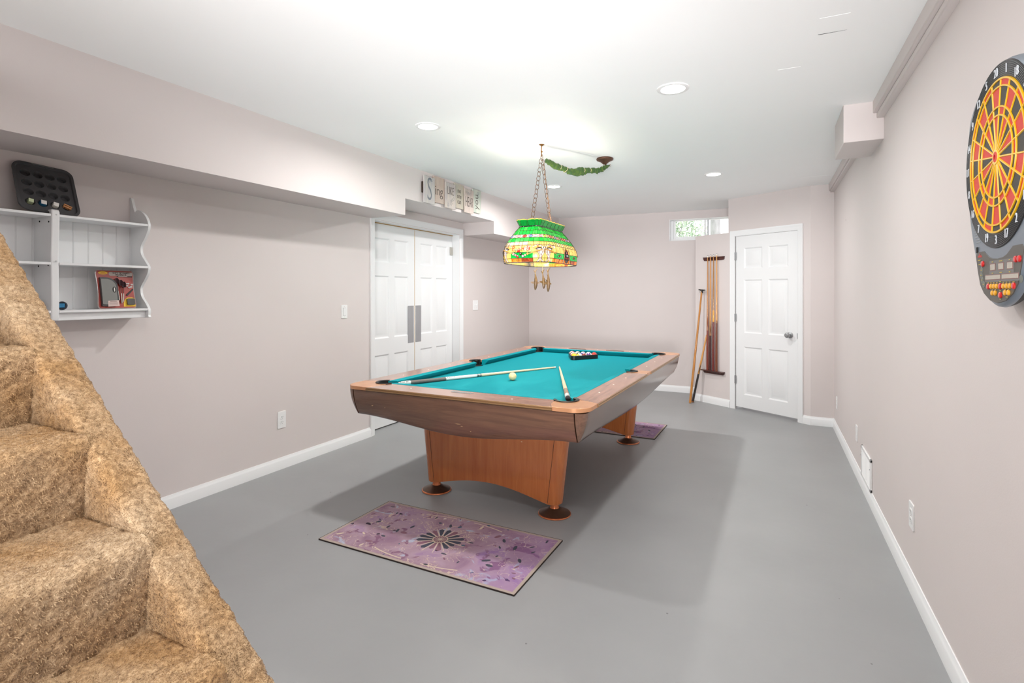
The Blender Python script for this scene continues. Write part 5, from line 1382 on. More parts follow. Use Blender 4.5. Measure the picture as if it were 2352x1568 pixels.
# dart package
pb, pt_ = Vector((-3.256, 1.698, ZB + .001)), Vector((-3.292, 1.698, 1.482))
ey = (pt_ - pb).normalized(); ex = Vector((0, 1, 0)); ez = ex.cross(ey)
T3 = thing('dart_package', 'red blister pack of soft tip darts with a grey case on the bottom shelf', 'dart set', tuple(pb))
MP = frame((0, 0, 0), tuple(ex), tuple(ey), tuple(ez)); PW, PH = .097, (pt_ - pb).length
def pk(pts): return [(x * PW, y * PH) for x, y in pts]
outl = []
for s, e_ in (((-1, 1), (1, 1)),): pass
side = [(1.0, .93), (.985, .85), (.955, .65), (.945, .5), (.955, .35), (.99, .17), (1.0, .07), (.96, .015), (.90, 0)]
outl = pk([(x, y) for x, y in side] + [(-x, y) for x, y in side[::-1]] + [(-.93, 1.0), (.93, 1.0)])
M_blister = mat('blister_edge', (168, 150, 146), .15, coat=1)
g = G(); g.prism(outl, 0, .0012, 0, MP); g.obj('blister_shell', M_blister, T3)
g = G(); g.prism([(x * .955, PH / 2 + (y - PH / 2) * .962) for x, y in outl], .0012, .0022, 0, MP); card = lab(g.obj('card', mat('card_red', (176, 62, 50), .35, var=.2, scale=20, coat=.6), T3), 'red backing card')
def flatp(name, poly, m, z0, z1, par, l=None, bev=0):
    g = G().prism(poly, z0, z1, 0, MP); o = g.obj(name, m, par, bevel=bev); return lab(o, l) if l else o
flatp('badge', ell(-.0585, PH * .925, .0235, .0085, 24), mat('badge_yellow', (232, 190, 40), .4), .0022, .0027, card, 'yellow oval badge')
g = G(); g.box(-.068, -.049, PH * .925 + .001, PH * .925 + .003, .0026, .0029, 0, MP); g.box(-.073, -.044, PH * .925 - .004, PH * .925 - .0025, .0026, .0029, 0, MP); lab(g.obj('print_lines', mat('badge_red', (190, 50, 30), .5), card), 'tiny red print')
flatp('title_band', rrect(.0605, .0108, .008, 4) and [(x + .030, y + PH * .905) for x, y in rrect(.0605, .0108, .008, 4)], mat('band_silver', (176, 164, 156), .4), .0022, .0027, card, 'silver title band')
g = G(); text_geo(g, 'SOFT TIP DARTS', .0105, MP @ Mt(.032, PH * .905 + .0048, .0029), 0, .0005, 1.12, .0003); text_geo(g, 'MAXIMA M', .0100, MP @ Mt(.030, PH * .905 - .0052, .0029), 0, .0005, 1.12, .0003)
lab(g.obj('lettering', mat('print_black', (26, 22, 22), .5), card), 'bold black title')
flatp('sub_band', [(.012, PH * .825), (.087, PH * .825), (.087, PH * .85), (.006, PH * .85)], mat('print_black', (1, 1, 1)), .0022, .0027, card)
flatp('sub_line', [(.016, PH * .833), (.062, PH * .833), (.062, PH * .843), (.016, PH * .843)], mat('print_white', (230, 226, 220), .5), .0027, .003, card)
case = [(-.082, .014), (-.082, PH * .80)] + [(-.052 + .052 * sin(R(a_)) * 1.05, PH * .55 + PH * .25 * cos(R(a_))) for a_ in range(0, 91, 10)] + [(.003, PH * .16)] + [(-.03 + .033 * cos(R(a_)), .040 - .030 * sin(R(a_))) for a_ in range(10, 91, 16)]
flatp('case_body', case, mat('case_black', (34, 34, 36), .35, coat=.4), .0022, .016, T3, 'black zip case edge', .003)
csh = [(-.042 + (x + .042) * .86 - .003, PH * .43 + (y - PH * .43) * .88) for x, y in case]
flatp('case_front', csh, mat('case_grey', (120, 120, 116), .4), .016, .0185, T3, 'grey case front', .002)
flatp('logo_oval', ell(-.018, PH * .48, .0092, .0165, 24), mat('print_black', (1, 1, 1)), .0185, .0195, T3); flatp('logo_mark', ell(-.018, PH * .48, .0028, .0125, 16), mat('print_white', (1, 1, 1)), .0195, .02, T3, 'white mark in the oval')
flatp('sticker', [(-.056, .010), (.0005, .012), (-.002, .044), (-.054, .042)], mat('sticker_pink', (214, 190, 184), .5), .0186, .0195, T3, 'pale price sticker')
g = G()
for k in range(3): g.box(-.05, -.008, .032 - k * .007, .0335 - k * .007, .0195, .0198, 0, MP)
g.box(-.045, -.012, .0365, .0395, .0195, .0198, 0, MP); g.obj('sticker_lines', mat('print_grey', (120, 96, 92), .5), T3)
for i, (x0, y0, x1, y1) in enumerate(((.006, .045, .002, .150), (.0175, .028, .0215, .140), (.026, .036, .036, .130))):
    g = G(); g.tube([(x0, y0, .010), (x0 + (x1 - x0) * .5, y0 + (y1 - y0) * .5, .010)], .0034, 10, 0, MP); d_ = lab(g.obj('dart', mat('dart_steel', (190, 176, 168), .25, metal=.8), T3), 'steel dart barrel')
    g = G(); g.tube([(x0 + (x1 - x0) * .5, y0 + (y1 - y0) * .5, .010), (x1, y1 - .01, .010)], .0022, 8, 0, MP); g.obj('dart_shaft', mat('dart_red', (120, 50, 44), .4), d_)
    g = G(); 
    for a_ in (0, pi / 2): g.prism([(-.012, -.004), (.012, -.004), (.014, .016), (.006, .028), (-.006, .028), (-.014, .016)], -.0005, .0005, 0, MP @ Mt(x1, y1 - .008, .011, ry=a_ + .4))
    g.obj('dart_flight', mat('flight_dark', (72, 50, 54), .4), d_)
g = G()
for x, y in ((.056, .128), (.066, .118), (.062, .140), (.076, .122), (.050, .140), (.08, .135)): g.prism(ell(x, y, .007, .0045, 8), .003, .006, 0, MP)
g.obj('spare_flight', mat('flight_pale', (190, 180, 176), .3), T3)
g = G(); g.prism([(.045, .076), (.052, .070), (.086, .105), (.084, .112)], .003, .006, 0, MP); g.obj('tool', mat('print_black', (1, 1, 1)), T3)
flatp('corner_badge', [(.030, .010), (.091, .010), (.092, .055), (.075, .062), (.052, .061), (.038, .050), (.031, .032)], mat('badge_yellow', (1, 1, 1)), .0022, .003, T3, 'yellow corner panel')
flatp('tip_box', [(x + .0665, y + .0365) for x, y in rrect(.0205, .0185, .007, 4)], mat('tip_dark', (70, 66, 62), .3, coat=.6), .003, .012, T3, 'dark box of spare tips', .002)

# ------------------------------------------------------------------ electronic dartboard on the right wall
DB = thing('dartboard', 'large electronic dartboard with red, black and yellow target on the right wall', 'dartboard', (XR, 1.778, 1.709))
MD = frame((0, 0, 0), (0, -1, 0), (0, 0, 1), (-1, 0, 0))            # x: to the viewer's right, y: up, z: out of the wall
half = [(0, .240), (.060, .233), (.115, .218), (.160, .200), (.200, .172), (.224, .140), (.236, .075), (.238, .0), (.232, -.075), (.215, -.150), (.196, -.200), (.172, -.250), (.146, -.312), (.112, -.350), (.062, -.376), (0, -.388)]
def sm(h, n=4):
    out = []; k = len(h)
    for i in range(k - 1):
        p0, p1, p2, p3 = [Vector(h[max(0, min(k - 1, i + q))]) for q in (-1, 0, 1, 2)]
        if i == 0: p0 = Vector((-h[1][0], h[1][1]))
        if i == k - 2: p3 = Vector((-h[-2][0], h[-2][1]))
        for j in range(n):
            t_ = j / n; out.append(.5 * ((2 * p1) + (p2 - p0) * t_ + (2 * p0 - 5 * p1 + 4 * p2 - p3) * t_ * t_ + (3 * p1 - p0 - 3 * p2 + p3) * t_ ** 3))
    out.append(Vector(h[-1])); return out
hs = sm(half); full = [(p.x, p.y) for p in hs] + [(-p.x, p.y) for p in hs[-2:0:-1]]
def scl(f, dy=0): return [(x * f, (y + .074) * f - .074 + dy) for x, y in full]
g = G(); k = len(full); lay = [(.90, 0), (.94, .012), (.985, .030), (1.0, .042), (.995, .050), (.975, .055), (.94, .056)]
vs = [(x, y, z) for f, z in lay for x, y in scl(f)]; fs = [(a * k + i, a * k + (i + 1) % k, (a + 1) * k + (i + 1) % k, (a + 1) * k + i) for a in range(len(lay) - 1) for i in range(k)]
fs = [f[::-1] for f in fs]; g.add(vs, fs, [0] * (3 * k) + [1] * (3 * k), MD)
top = [(x, y, .056) for x, y in scl(.94)]; tr = tessellate_polygon([[Vector((x, y, 0)) for x, y, z in top]]); g.add(top, [tuple(t_) for t_ in tr], 1, MD)
M_house = mat('housing_grey', (128, 138, 150), .3, metal=.35); M_hd = mat('housing_dark', (44, 44, 46), .45)
g.obj('housing', [M_hd, M_house], DB, ang=50)
NZ = .058
g = G(); prof = [(.190, .050), (.196, .0575)]
rq = .199
while rq < .232: prof += [(rq, NZ), (rq + .0012, NZ + .0012), (rq + .0028, NZ + .0012), (rq + .0036, NZ)]; rq += .0045
prof += [(.2345, NZ), (.236, .055)]
g.lathe(prof, 96, 0, MD); nr = lab(g.obj('number_ring', mat('ring_black', (34, 34, 36), .35), DB, ang=20), 'black ribbed number ring')
g = G(); g.lathe([(.236, .0555), (.241, .062), (.247, .0615), (.252, .056)], 96, 0, MD)
g.v = [v for v in g.v]; lab(g.obj('bezel', M_house, DB), 'grey bezel lip') if False else None
NUM = [20, 1, 18, 4, 13, 6, 10, 15, 2, 17, 3, 19, 7, 16, 8, 11, 14, 9, 12, 5]
M_num = mat('number_white', (214, 218, 224), .35)
for i, n_ in enumerate(NUM):
    a_ = R(90 - 18 * i); g = G(); text_geo(g, str(n_), .033, MD @ Mt(.2145 * cos(a_), .2145 * sin(a_), NZ + .0022), 0, .0016, .78, -.0002); lab(g.obj('number', M_num, nr), 'raised number %d' % n_)
M_red, M_blk, M_yel = mat('seg_red', (222, 52, 36), .5, bump=.5, bscale=700), mat('seg_black', (38, 38, 38), .5, bump=.5, bscale=700), mat('web_yellow', (238, 186, 16), .35)
RR = [.016, .104, .125, .175, .1935]
g = G(); g.lathe([(0, .050), (.194, .050)], 64, 0, MD); lab(g.obj('target_base', M_blk, DB), 'black backing of the target')
for i in range(20):
    a0, a1 = 90 - 18 * i - 9, 90 - 18 * i + 9
    g = G(); 
    for b_, (r0, r1) in enumerate(zip(RR, RR[1:])):
        ring_ = b_ in (1, 3); m_ = (0 if (i % 2 == 0) == (not ring_) else 1)
        # 20 segment: red singles, black rings
        m_ = 0 if ((i % 2 == 0) != ring_) else 1
        st = 5; pts = [(r1 * cos(R(a0 + 18 * q / st)), r1 * sin(R(a0 + 18 * q / st))) for q in range(st + 1)] + [(r0 * cos(R(a1 - 18 * q / st)), r0 * sin(R(a1 - 18 * q / st))) for q in range(st + 1)]
        g.prism(pts, .050, .0585, m_, MD)
    lab(g.obj('target_wedge', [M_red, M_blk], DB), 'wedge scoring %d' % NUM[i])
g = G()
for r_, w_ in ((.1045, .0024), (.1255, .0024), (.1755, .0024), (.1935, .0028)):
    g.lathe([(r_ - w_, .0575), (r_ - w_ * .8, .0612), (r_ + w_ * .8, .0612), (r_ + w_, .0575)], 96, 0, MD)
for i in range(20):
    a_ = R(90 - 18 * i - 9); g.tube([(.014 * cos(a_), .014 * sin(a_), .0585), (.194 * cos(a_), .194 * sin(a_), .0585)], .0026, 6, 0, MD)
g.lathe([(.012, .0575), (.0135, .062), (.019, .062), (.021, .0575)], 40, 0, MD)
lab(g.obj('web', M_yel, DB), 'raised yellow web')
g = G(); g.lathe([(.0142, .058), (.0135, .0625), (.006, .0632), (.0055, .060), (0, .060)], 32, 0, MD); be = lab(g.obj('bullseye', M_red, DB), 'red bullseye')
g = G(); g.lathe([(.0055, .0604), (0, .0606)], 16, 0, MD); g.obj('bull_center', M_blk, be)
# control panel
pan_h = [(0, -.262), (.035, -.260), (.062, -.254), (.085, -.243), (.100, -.236), (.155, -.236), (.166, -.246), (.150, -.290), (.130, -.330), (.100, -.354), (.055, -.372), (0, -.379)]
pan = pan_h + [(-x, y) for x, y in pan_h[-2:0:-1]]
g = G().prism([(x * .96, y * .985 - .004) for x, y in pan][::-1], .054, .0572, 0, MD); CP_ = lab(g.obj('control_panel', mat('panel_brown_grey', (84, 80, 74), .4), DB, bevel=.001), 'dark control panel')
disp = mat('display_glass', (176, 168, 152), .25, coat=.8); dgrey = mat('display_surround', (112, 110, 108), .4); drim = mat('display_rim', (130, 84, 80), .4)
def pbox(name, x0, x1, y0, y1, m, z0, z1, l=None): g = G().box(x0, x1, y0, y1, z0, z1, 0, MD); o = g.obj(name, m, CP_); return lab(o, l) if l else o
pbox('display_surround', -.052, .104, -.301, -.266, dgrey, .0572, .0580); pbox('display_surround', -.084, .135, -.3215, -.301, dgrey, .0572, .0580)
for x in (-.028, .027, .083):
    pbox('display_rim', x - .0185, x + .0185, -.2925, -.2735, drim, .058, .0584); pbox('score_display', x - .0155, x + .0155, -.2905, -.2755, disp, .0584, .0589, 'small pale score display')
for x0, x1 in ((-.079, .023), (.034, .132)):
    pbox('display_rim', x0 - .002, x1 + .002, -.3165, -.3025, drim, .058, .0584); pbox('score_display', x0, x1, -.3148, -.3042, disp, .0584, .0589, 'wide pale score display')
b_red, b_yel, b_gry = mat('button_red', (206, 36, 34), .3, coat=.6), mat('button_yellow', (236, 170, 40), .35, coat=.4), mat('button_grey', (112, 116, 110), .5)
def button(x, y, m, r_=.0085, h=.006, l=None):
    g = G().lathe([(r_, .0572), (r_, .0572 + h * .6), (r_ * .75, .0572 + h), (0, .0572 + h * 1.1)], 20, 0, MD @ Mt(x, y, 0)); lab(g.obj('button', m, CP_), l)
for i, x in enumerate((-.058, -.038, -.018, .002, .024, .044, .064, .084, .106)):
    red_ = i in (0, 4, 8); button(x, -.3335, b_red if red_ else b_yel, .0080 if red_ else .0068, .0045, 'round red button' if red_ else 'round yellow button')
for x, y, rd in ((-.029, -.351, 0), (-.009, -.351, 0), (.024, -.356, 1), (.055, -.350, 0), (.075, -.350, 0), (-.100, -.271, 1), (.118, -.270, 1), (.138, -.270, 1)):
    button(x, y, b_red if rd else b_yel, .0080 if rd else .0068, .0045, 'round red button' if rd else 'round yellow button')
for x, y in ((-.111, -.288), (-.113, -.302), (-.106, -.315), (-.094, -.3275), (.145, -.318)): button(x, y, b_gry, .0095, .0012, 'flat grey round pad')
g = G()
for x, y, w_ in ((-.125, -.260, .016), (-.122, -.272, .014), (-.111, -.288, .006), (-.113, -.302, .006), (-.106, -.315, .006), (-.094, -.3275, .006), (-.058, -.324, .007), (-.038, -.324, .005), (-.018, -.324, .005), (.002, -.324, .006), (.024, -.322, .008), (.044, -.324, .006), (.064, -.324, .007), (.084, -.324, .005), (.106, -.324, .009),
                 (-.029, -.3425, .006), (-.009, -.3425, .007), (.024, -.345, .006), (.055, -.342, .007), (.075, -.342, .006), (-.028, -.2695, .007), (.027, -.2695, .017), (.083, -.2695, .008), (-.028, -.299, .007), (.027, -.2985, .012), (.083, -.299, .007), (.024, -.3665, .006), (.065, -.3605, .010)):
    g.box(x - w_ / 1.6, x + w_ / 1.6, y - .0009, y + .0009, .0586, .0592 - .0002, 0, MD)
lab(g.obj('label_lines', mat('label_yellow', (206, 176, 60), .5), CP_), 'tiny yellow printed labels')
g = G(); g.prism([(-.138, -.252), (-.112, -.252), (-.112, -.247), (-.122, -.246), (-.126, -.241), (-.129, -.246), (-.138, -.247)], .0572, .058, 0, MD); lab(g.obj('logo', mat('logo_red', (190, 46, 40), .5), CP_), 'small red maker mark')
g = G(); g.box(-.153, -.143, -.238, -.222, .056, .0585, 0, MD); g.obj('side_switch', M_dark, DB)
g = G()
for i in range(9): g.box(-.192 + i * .0045, -.150 + i * .003, -.150 - i * .0075, -.148 - i * .0075, .0555, .0572, 0, MD)
lab(g.obj('speaker_ribs', mat('ribs_grey', (150, 154, 156), .4), DB), 'grey speaker ribs')

# ------------------------------------------------------------------ cue rack and cues on the closet wall
def cw3(s, n, z): p = A + D * s + N * n; return Vector((p.x, p.y, z))
M_rk = mat('dark_cherry', (78, 34, 26), .3, coat=.5, var=.2, scale=20)
RO = cw3(.28, 0, 0)
def MR(z): return frame((RO.x, RO.y, z), (D.x, D.y, 0), (0, 0, 1), (N.x, N.y, 0))    # x along wall, y up, z out
t = thing('cue_rack', 'dark two-bar wooden cue rack on the narrow wall left of the closet door', 'cue rack', (RO.x, RO.y, 1.1))
Ti = Matrix.Translation((-RO.x, -RO.y, -1.1))
def bar(z, name, l):
    h = .042; w = .150; P_ = [(-w, h / 2), (w, h / 2), (w, 0)] + [(w - .022 + .022 * cos(R(-a_)), -h / 2 + .022 + .022 * sin(R(-a_))) for a_ in (20, 45, 70, 90)] + [(-w + .022 + .022 * cos(R(-a_)), -h / 2 + .022 + .022 * sin(R(-a_))) for a_ in (90, 110, 135, 160)] + [(-w, 0)]
    g = G(); g.prism(P_[::-1], 0, .014, 0, Ti @ MR(z)); b_ = lab(g.obj(name, M_rk, t, bevel=.002), l)
    for x in (-.095, .095): g = G(); g.ball((x, -.002, .0145), .0035, 8, 0, Ti @ MR(z)); g.obj('screw', M_steel, b_)
    return b_
b1 = bar(1.768, 'upper_bar', 'upper bar with cue clips')
g = G()
for s in (.206, .248, .292, .337):
    g.tube([(s - .28 + .011 * cos(R(a_)), .004, .026 + .011 * sin(R(a_)) - .002) for a_ in range(-220, 41, 20)], .0025, 6, 0, Ti @ MR(1.768))
g.obj('cue_clip', M_liner, b1)
g = G(); g.box(-.155, .155, .012, .022, 0, .02, 0, Ti @ MR(1.768)); g.obj('top_moulding', M_rk, b1, bevel=.003)
b2 = bar(.388, 'lower_bar', 'lower shelf bar')
g = G(); g.box(-.158, .158, .010, .022, 0, .058, 0, Ti @ MR(.388)); g.obj('cue_ledge', M_rk, b2, bevel=.004)
M_c1 = mat('cue_maple_a', (186, 128, 72), .3, coat=.5); M_c2 = mat('cue_maple_b', (212, 150, 84), .3, coat=.5); M_c3 = mat('cue_tan', (168, 118, 62), .3, coat=.5); M_c4 = mat('cue_maple_c', (218, 160, 96), .3, coat=.5); M_cy = mat('cue_honey', (230, 158, 40), .3, coat=.5)
M_b1 = mat('butt_mahogany', (128, 44, 22), .25, coat=.7); M_b2 = mat('butt_dark', (70, 26, 24), .25, coat=.7); M_b3 = mat('butt_red', (112, 30, 20), .25, coat=.7); M_b4 = mat('butt_brown', (118, 60, 30), .25, coat=.7)
rk = [(.206, 1.809, .345, M_c1, M_b1, .50, 'leftmost house cue in the wall rack, mahogany butt with pale point', M_c1), (.248, 1.818, .30, M_c2, M_b2, .42, 'second house cue from the left in the wall rack, near-black butt', M_c2),
      (.292, 1.816, .42, M_c3, M_b3, .52, 'third house cue from the left in the wall rack, honey band above a red-brown butt', M_cy), (.337, 1.825, .41, M_c4, M_b4, .42, 'rightmost house cue in the wall rack, brown butt, tallest tip', M_c4)]
def points(g, d, f0, f1, rb, rt, n=4, ph=.4, mi=0):
    """long spliced points running up the shaft"""
    dd = d.normalized(); a_ = dd.cross(Vector((0, 0, 1)) if abs(dd.z) < .9 else Vector((1, 0, 0))).normalized(); b_ = dd.cross(a_)
    for k in range(n):
        t0 = ph + 2 * pi * k / n; vs = []; st = 8
        for i in range(st + 1):
            f = f0 + (f1 - f0) * i / st; w_ = (1 - i / st) * pi / n; r_ = (rb + (rt - rb) * f) * 1.03
            for q in (-1, 0, 1): vs.append(d * f + (a_ * cos(t0 + q * w_) + b_ * sin(t0 + q * w_)) * r_)
        g.add(vs, [(i * 3 + q, i * 3 + q + 1, i * 3 + q + 4, i * 3 + q + 3) for i in range(st) for q in (0, 1)], mi)
for s, zt, fb, ms, mb, fs_, lb, mm in rk:
    p0, p1 = cw3(s, .030, .4105), cw3(s, .024, zt); d = p1 - p0; t = thing('house_cue', lb, 'pool cue', tuple(p0), 0, 'house cues in the wall rack')
    rb, rt = .0150, .0062
    def seg(nm, a_, b__, m, l=None):
        g = G(); g.tube([d * a_, d * b__], [rb + (rt - rb) * a_, rb + (rt - rb) * b__], 14); o = g.obj(nm, m, t); return lab(o, l) if l else o
    seg('butt', 0, fb, mb, 'dark stained butt'); seg('shaft', fb, .985, ms, 'wooden shaft')
    seg('ferrule', .985, .996, M_ivory); seg('tip', .996, 1, M_tip)
    g = G()
    if mm is M_cy: g.tube([d * fb, d * fs_], [(rb + (rt - rb) * fb) * 1.02, (rb + (rt - rb) * fs_) * 1.02], 14)
    else: points(g, d, fb - .002, fs_ + .02, rb, rt)
    g.obj('splice', M_cy if mm is M_cy else mb, t)
# mechanical bridge leaning
bs = (Vector((-.8796, 6.8196)) - A).dot(D); p0 = Vector((-.8796, 6.8196, .004)); p1 = cw3(.135, .045, 1.385); d = p1 - p0
t = thing('bridge_stick', 'plain wooden bridge stick with black head leaning left of the cue rack', 'pool cue rest', tuple(p0))
g = G(); g.tube([d * 0, d], [.0150, .0100], 14); g.obj('stick', mat('bridge_wood', (200, 134, 60), .3, coat=.4, var=.2, scale=9), t)
g = G(); mx = Ti.inverted() @ Ti; Mh = frame(tuple(d), (D.x, D.y, 0), (0, 0, 1), (N.x, N.y, 0))
g.prism([(-.052, .008), (-.045, .014), (.045, .006), (.052, -.002), (.03, -.006), (.008, -.010), (-.008, -.010), (-.03, -.002)][::-1], -.006, .006, 0, Mh); g.tube([(0, -.035, 0), (0, 0, 0)], .012, 12, 0, Mh); hd = lab(g.obj('bridge_head', M_liner, t, bevel=.001), 'black bridge head')
g = G()
for sx in (-1, 1): g.tube([(sx * .048, .004, 0), (sx * .042, -.018, 0), (sx * .025, -.030, 0), (sx * .010, -.030, 0)], .0016, 6, 0, Mh); g.tube([(sx * .03, .0, 0), (sx * .026, -.022, 0)], .0014, 6, 0, Mh)
g.obj('wire_foot', mat('bridge_wire', (150, 150, 150), .3, metal=.7), hd)
# short cue leaning behind it
p0 = Vector((-.8580, 6.885, .004)); p1 = cw3(.186, .018, .835); d = p1 - p0
t = thing('short_cue', 'short pool cue with black butt leaning behind the bridge stick', 'pool cue', tuple(p0))
def seg2(nm, a_, b__, m, l=None):
    g = G(); rb, rt = .0150, .0085; g.tube([d * a_, d * b__], [rb + (rt - rb) * a_, rb + (rt - rb) * b__], 14); o = g.obj(nm, m, t); return lab(o, l) if l else o
seg2('bumper', 0, .012, mat('brown_bumper', (150, 92, 50), .6)); seg2('butt', .012, .42, mat('butt_black', (36, 26, 24), .25, coat=.7), 'black butt'); seg2('shaft', .42, 1, mat('cue_gold', (222, 160, 84), .3, coat=.5), 'golden wooden shaft')
g = G(); points(g, d, .418, .60, .0150, .0085, 4, .2); g.obj('splice', mat('butt_black', (1, 1, 1)), t)
# ------------------------------------------------------------------ carpeted staircase (near left)
def carpet_mat():
    m, nt, b = newmat('tan_carpet'); L = nt.links.new; N = nt.nodes.new
    tc = N('ShaderNodeTexCoord'); co = tc.outputs['Object']
    n1 = N('ShaderNodeTexNoise'); n1.inputs['Scale'].default_value = 105; n1.inputs['Detail'].default_value = 7; n1.inputs['Roughness'].default_value = .6; n1.inputs['Distortion'].default_value = .3; L(co, n1.inputs['Vector'])
    n2 = N('ShaderNodeTexNoise'); n2.inputs['Scale'].default_value = 6; n2.inputs['Detail'].default_value = 3; L(co, n2.inputs['Vector'])
    n3 = N('ShaderNodeTexNoise'); n3.inputs['Scale'].default_value = 300; n3.inputs['Detail'].default_value = 2; L(co, n3.inputs['Vector'])
    cr = N('ShaderNodeValToRGB'); e = cr.color_ramp.elements; e.new(.5)
    for q, (p, c) in zip(e, ((.30, (142, 118, 92)), (.50, (184, 158, 126)), (.70, (211, 187, 156)))): q.position = p; q.color = srgb(c)
    L(n1.outputs['Fac'], cr.inputs[0])
    cr2 = N('ShaderNodeValToRGB'); e = cr2.color_ramp.elements; e[0].position = .35; e[0].color = srgb((232, 214, 186)); e[1].position = .65; e[1].color = (1, 1, 1, 1); L(n2.outputs['Fac'], cr2.inputs[0])
    mx = N('ShaderNodeMix'); mx.data_type = 'RGBA'; mx.blend_type = 'MULTIPLY'; mx.inputs[0].default_value = 1; L(cr.outputs[0], mx.inputs[6]); L(cr2.outputs[0], mx.inputs[7])
    L(mx.outputs[2], b.inputs['Base Color']); b.inputs['Roughness'].default_value = .95; b.inputs['Specular IOR Level'].default_value = .1; b.inputs['Sheen Weight'].default_value = .25
    bp = N('ShaderNodeBump'); bp.inputs['Strength'].default_value = .4; bp.inputs['Distance'].default_value = .002; L(n3.outputs['Fac'], bp.inputs['Height']); L(bp.outputs[0], b.inputs['Normal'])
    return m
    dsp = N('ShaderNodeDisplacement'); dsp.inputs['Scale'].default_value = .004; dsp.inputs['Midlevel'].default_value = .5
    n4 = N('ShaderNodeTexNoise'); n4.inputs['Scale'].default_value = 90; n4.inputs['Detail'].default_value = 1.5; L(co, n4.inputs['Vector']); L(n4.outputs['Fac'], dsp.inputs['Height']); L(dsp.outputs[0], nt.nodes['Material Output'].inputs['Displacement']); m.displacement_method = 'BOTH'
    return m
M_car = carpet_mat()
RISE, RUN = .176, .2225
X0 = -.868                    # nosing of tread number 4 (z = 4*RISE)
Y0S, Y1S = -.30, .622         # tread span across
ST = thing('carpeted_stairs', 'tan carpeted staircase with carpeted side curb in the left foreground', 'staircase', (-.2, .2, 0))
OX, OY = -.2, .2
from mathutils import noise as mnoise
def carpet_obj(name, g, comb, dens, label):
    """fuzzy carpet: the swept base is roughened, then covered with short pile fibres shaded like the surface below"""
    nv = len(g.v); nrm = [Vector() for _ in range(nv)]
    for f in g.f:
        n = (Vector(g.v[f[2]]) - Vector(g.v[f[0]])).cross(Vector(g.v[f[3]]) - Vector(g.v[f[1]]))
        for i in f: nrm[i] += n
    nrm = [n.normalized() if n.length > 0 else Vector((0, 0, 1)) for n in nrm]
    g.v = [tuple(Vector(p) + n * (.0045 * mnoise.noise(Vector(p) * 42) + .003 * mnoise.noise(Vector(p) * 120))) for p, n in zip(g.v, nrm)]
    rnd = random.Random(21); U = rnd.uniform; vs = []; fs = []; ns = []
    if dens:
        for f in g.f:
            P = [Vector(g.v[i]) for i in f]; n = (P[2] - P[0]).cross(P[3] - P[1]); ar = n.length / 2
            if ar < 1e-9: continue
            n = nrm[f[0]]; k = ar * dens; k = int(k) + (rnd.random() < k - int(k))
            for _ in range(k):
                u, v = rnd.random(), rnd.random(); p = (P[0] * (1 - u) + P[1] * u) * (1 - v) + (P[3] * (1 - u) + P[2] * u) * v
                w = Vector((U(-1, 1), U(-1, 1), U(-1, 1))); d = (n * .50 + comb + w * .48).normalized()
                s = d.cross(n + w * .35).normalized(); l = U(.004, .007); b0 = p - n * .0012; i = nv + len(vs)
                if s.cross(d).dot(n) < 0: s = -s
                s *= U(.0007, .0012)
                vs += [tuple(b0 - s), tuple(b0 + s), tuple(b0 + d * l)]; fs.append((i, i + 1, i + 2))
    g.v += vs; g.f += fs; g.m += [0] * len(fs)
    o = g.obj(name, M_car, ST, ang=180)
    return lab(o, label)
def resample(poly, step):
    out = []; 
    for a_, b_ in zip(poly, poly[1:]):
        a_, b_ = Vector(a_), Vector(b_); n = max(1, int((b_ - a_).length / step))
        out += [a_ + (b_ - a_) * i / n for i in range(n)]
    out.append(Vector(poly[-1])); return out
def fillet(poly, rs, n=6):
    out = [Vector(poly[0])]
    for i in range(1, len(poly) - 1):
        p, a_, b_ = Vector(poly[i]), Vector(poly[i - 1]), Vector(poly[i + 1]); r_ = rs[i]
        if not r_: out.append(p); continue
        u, v = (a_ - p).normalized(), (b_ - p).normalized(); p0, p1 = p + u * r_, p + v * r_
        for k in range(n + 1):
            t_ = k / n; out.append(p0 * (1 - t_) ** 2 + p * 2 * t_ * (1 - t_) + p1 * t_ ** 2)
    out.append(Vector(poly[-1])); return out
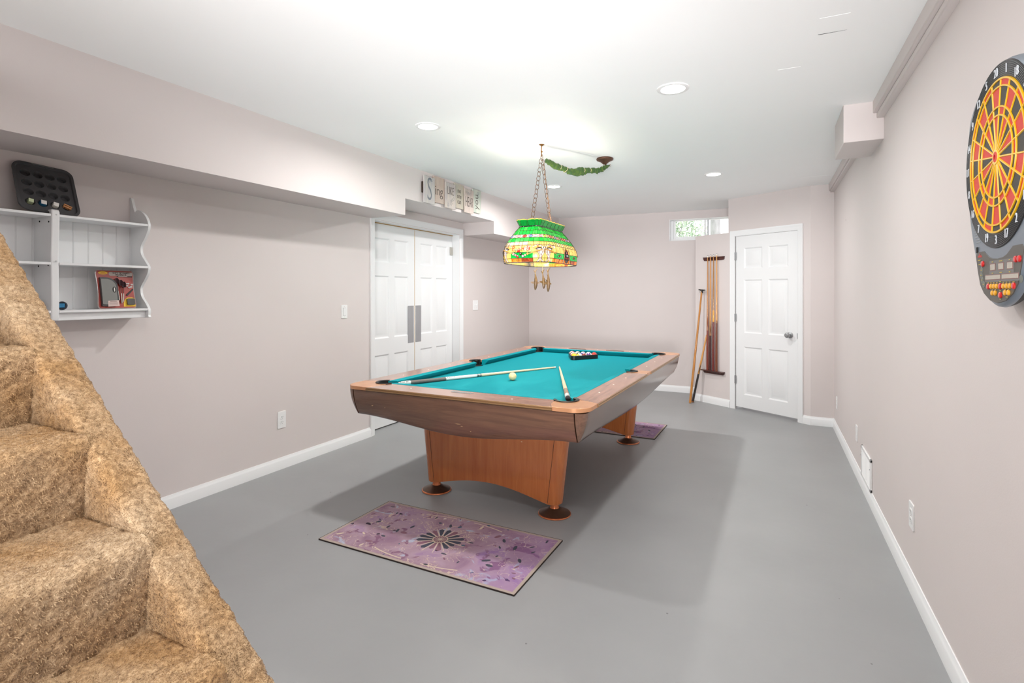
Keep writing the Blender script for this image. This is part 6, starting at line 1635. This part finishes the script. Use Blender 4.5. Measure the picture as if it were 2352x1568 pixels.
def sweepy(prof, y0, y1, step):
    g = G(); ny = max(1, int((y1 - y0) / step)); n = len(prof); vs = []
    for j in range(ny + 1):
        y = y0 + (y1 - y0) * j / ny
        for p in prof: vs.append((p.x - OX, y - OY, p.y))
    fs = [(j * n + i, j * n + i + 1, (j + 1) * n + i + 1, (j + 1) * n + i) for j in range(ny) for i in range(n - 1)]
    g.add(vs, fs); return g
for n in range(1, 13):
    zt = n * RISE; xn = X0 - (n - 4) * RUN              # nosing x of this tread
    vis = 3 <= n <= 8; step = .0055 if vis else .03
    xb = xn - RUN - .012
    prof = fillet([(xb, zt), (xn + .008, zt), (xn + .002, zt - .07), (xn - .008, zt - RISE - .004)], [0, .034, .02, 0])
    prof = resample([tuple(p) for p in prof], step)
    g = sweepy(prof[::-1], Y0S, Y1S + .004, step)
    carpet_obj('step', g, Vector((.25, 0, -.35)), 165000 if vis else 0, 'carpeted step')
# side curb: carpet wrapped over a low wall that follows the slope
def ctop(x): return .845 - .835 * (x + 1.084)
xs0, xs1 = -3.0, -.10
YC0, YC1 = Y1S, .706
g = G(); sec = fillet([(YC0, -.34), (YC0, 0), (YC1, -.008), (YC1, -.42)], [0, .020, .020, 0]); sec = resample([tuple(p) for p in sec], .0045)
dirn = Vector((1, -.835)).normalized(); L0 = (xs1 - xs0) / dirn.x; nL = int(L0 / .0045); k = len(sec); vs = []
for i in range(nL + 1):
    x = xs0 + (xs1 - xs0) * i / nL
    for y, dz in sec: vs.append((x - OX, y - OY, max(0.0, ctop(x) + dz)))
g.add(vs, [(i * k + j, i * k + j + 1, (i + 1) * k + j + 1, (i + 1) * k + j) for i in range(nL) for j in range(k - 1)])
carpet_obj('side_curb', g, Vector((.3, -.05, -.25)), 165000, 'sloping carpeted curb beside the steps')
g = G(); pl = [(xs0, 0), (-.12, 0), (-.12, max(.01, ctop(-.12) - .03)), (xs0, ctop(xs0) - .03)]
g.prism([(x - OX, z) for x, z in pl], 0, .07, 0, Matrix(((1, 0, 0, 0), (0, 0, 1, YC0 + .008 - OY), (0, 1, 0, 0), (0, 0, 0, 1))))
lab(g.obj('stair_wall', M_wall, ST), 'painted wall under the curb')
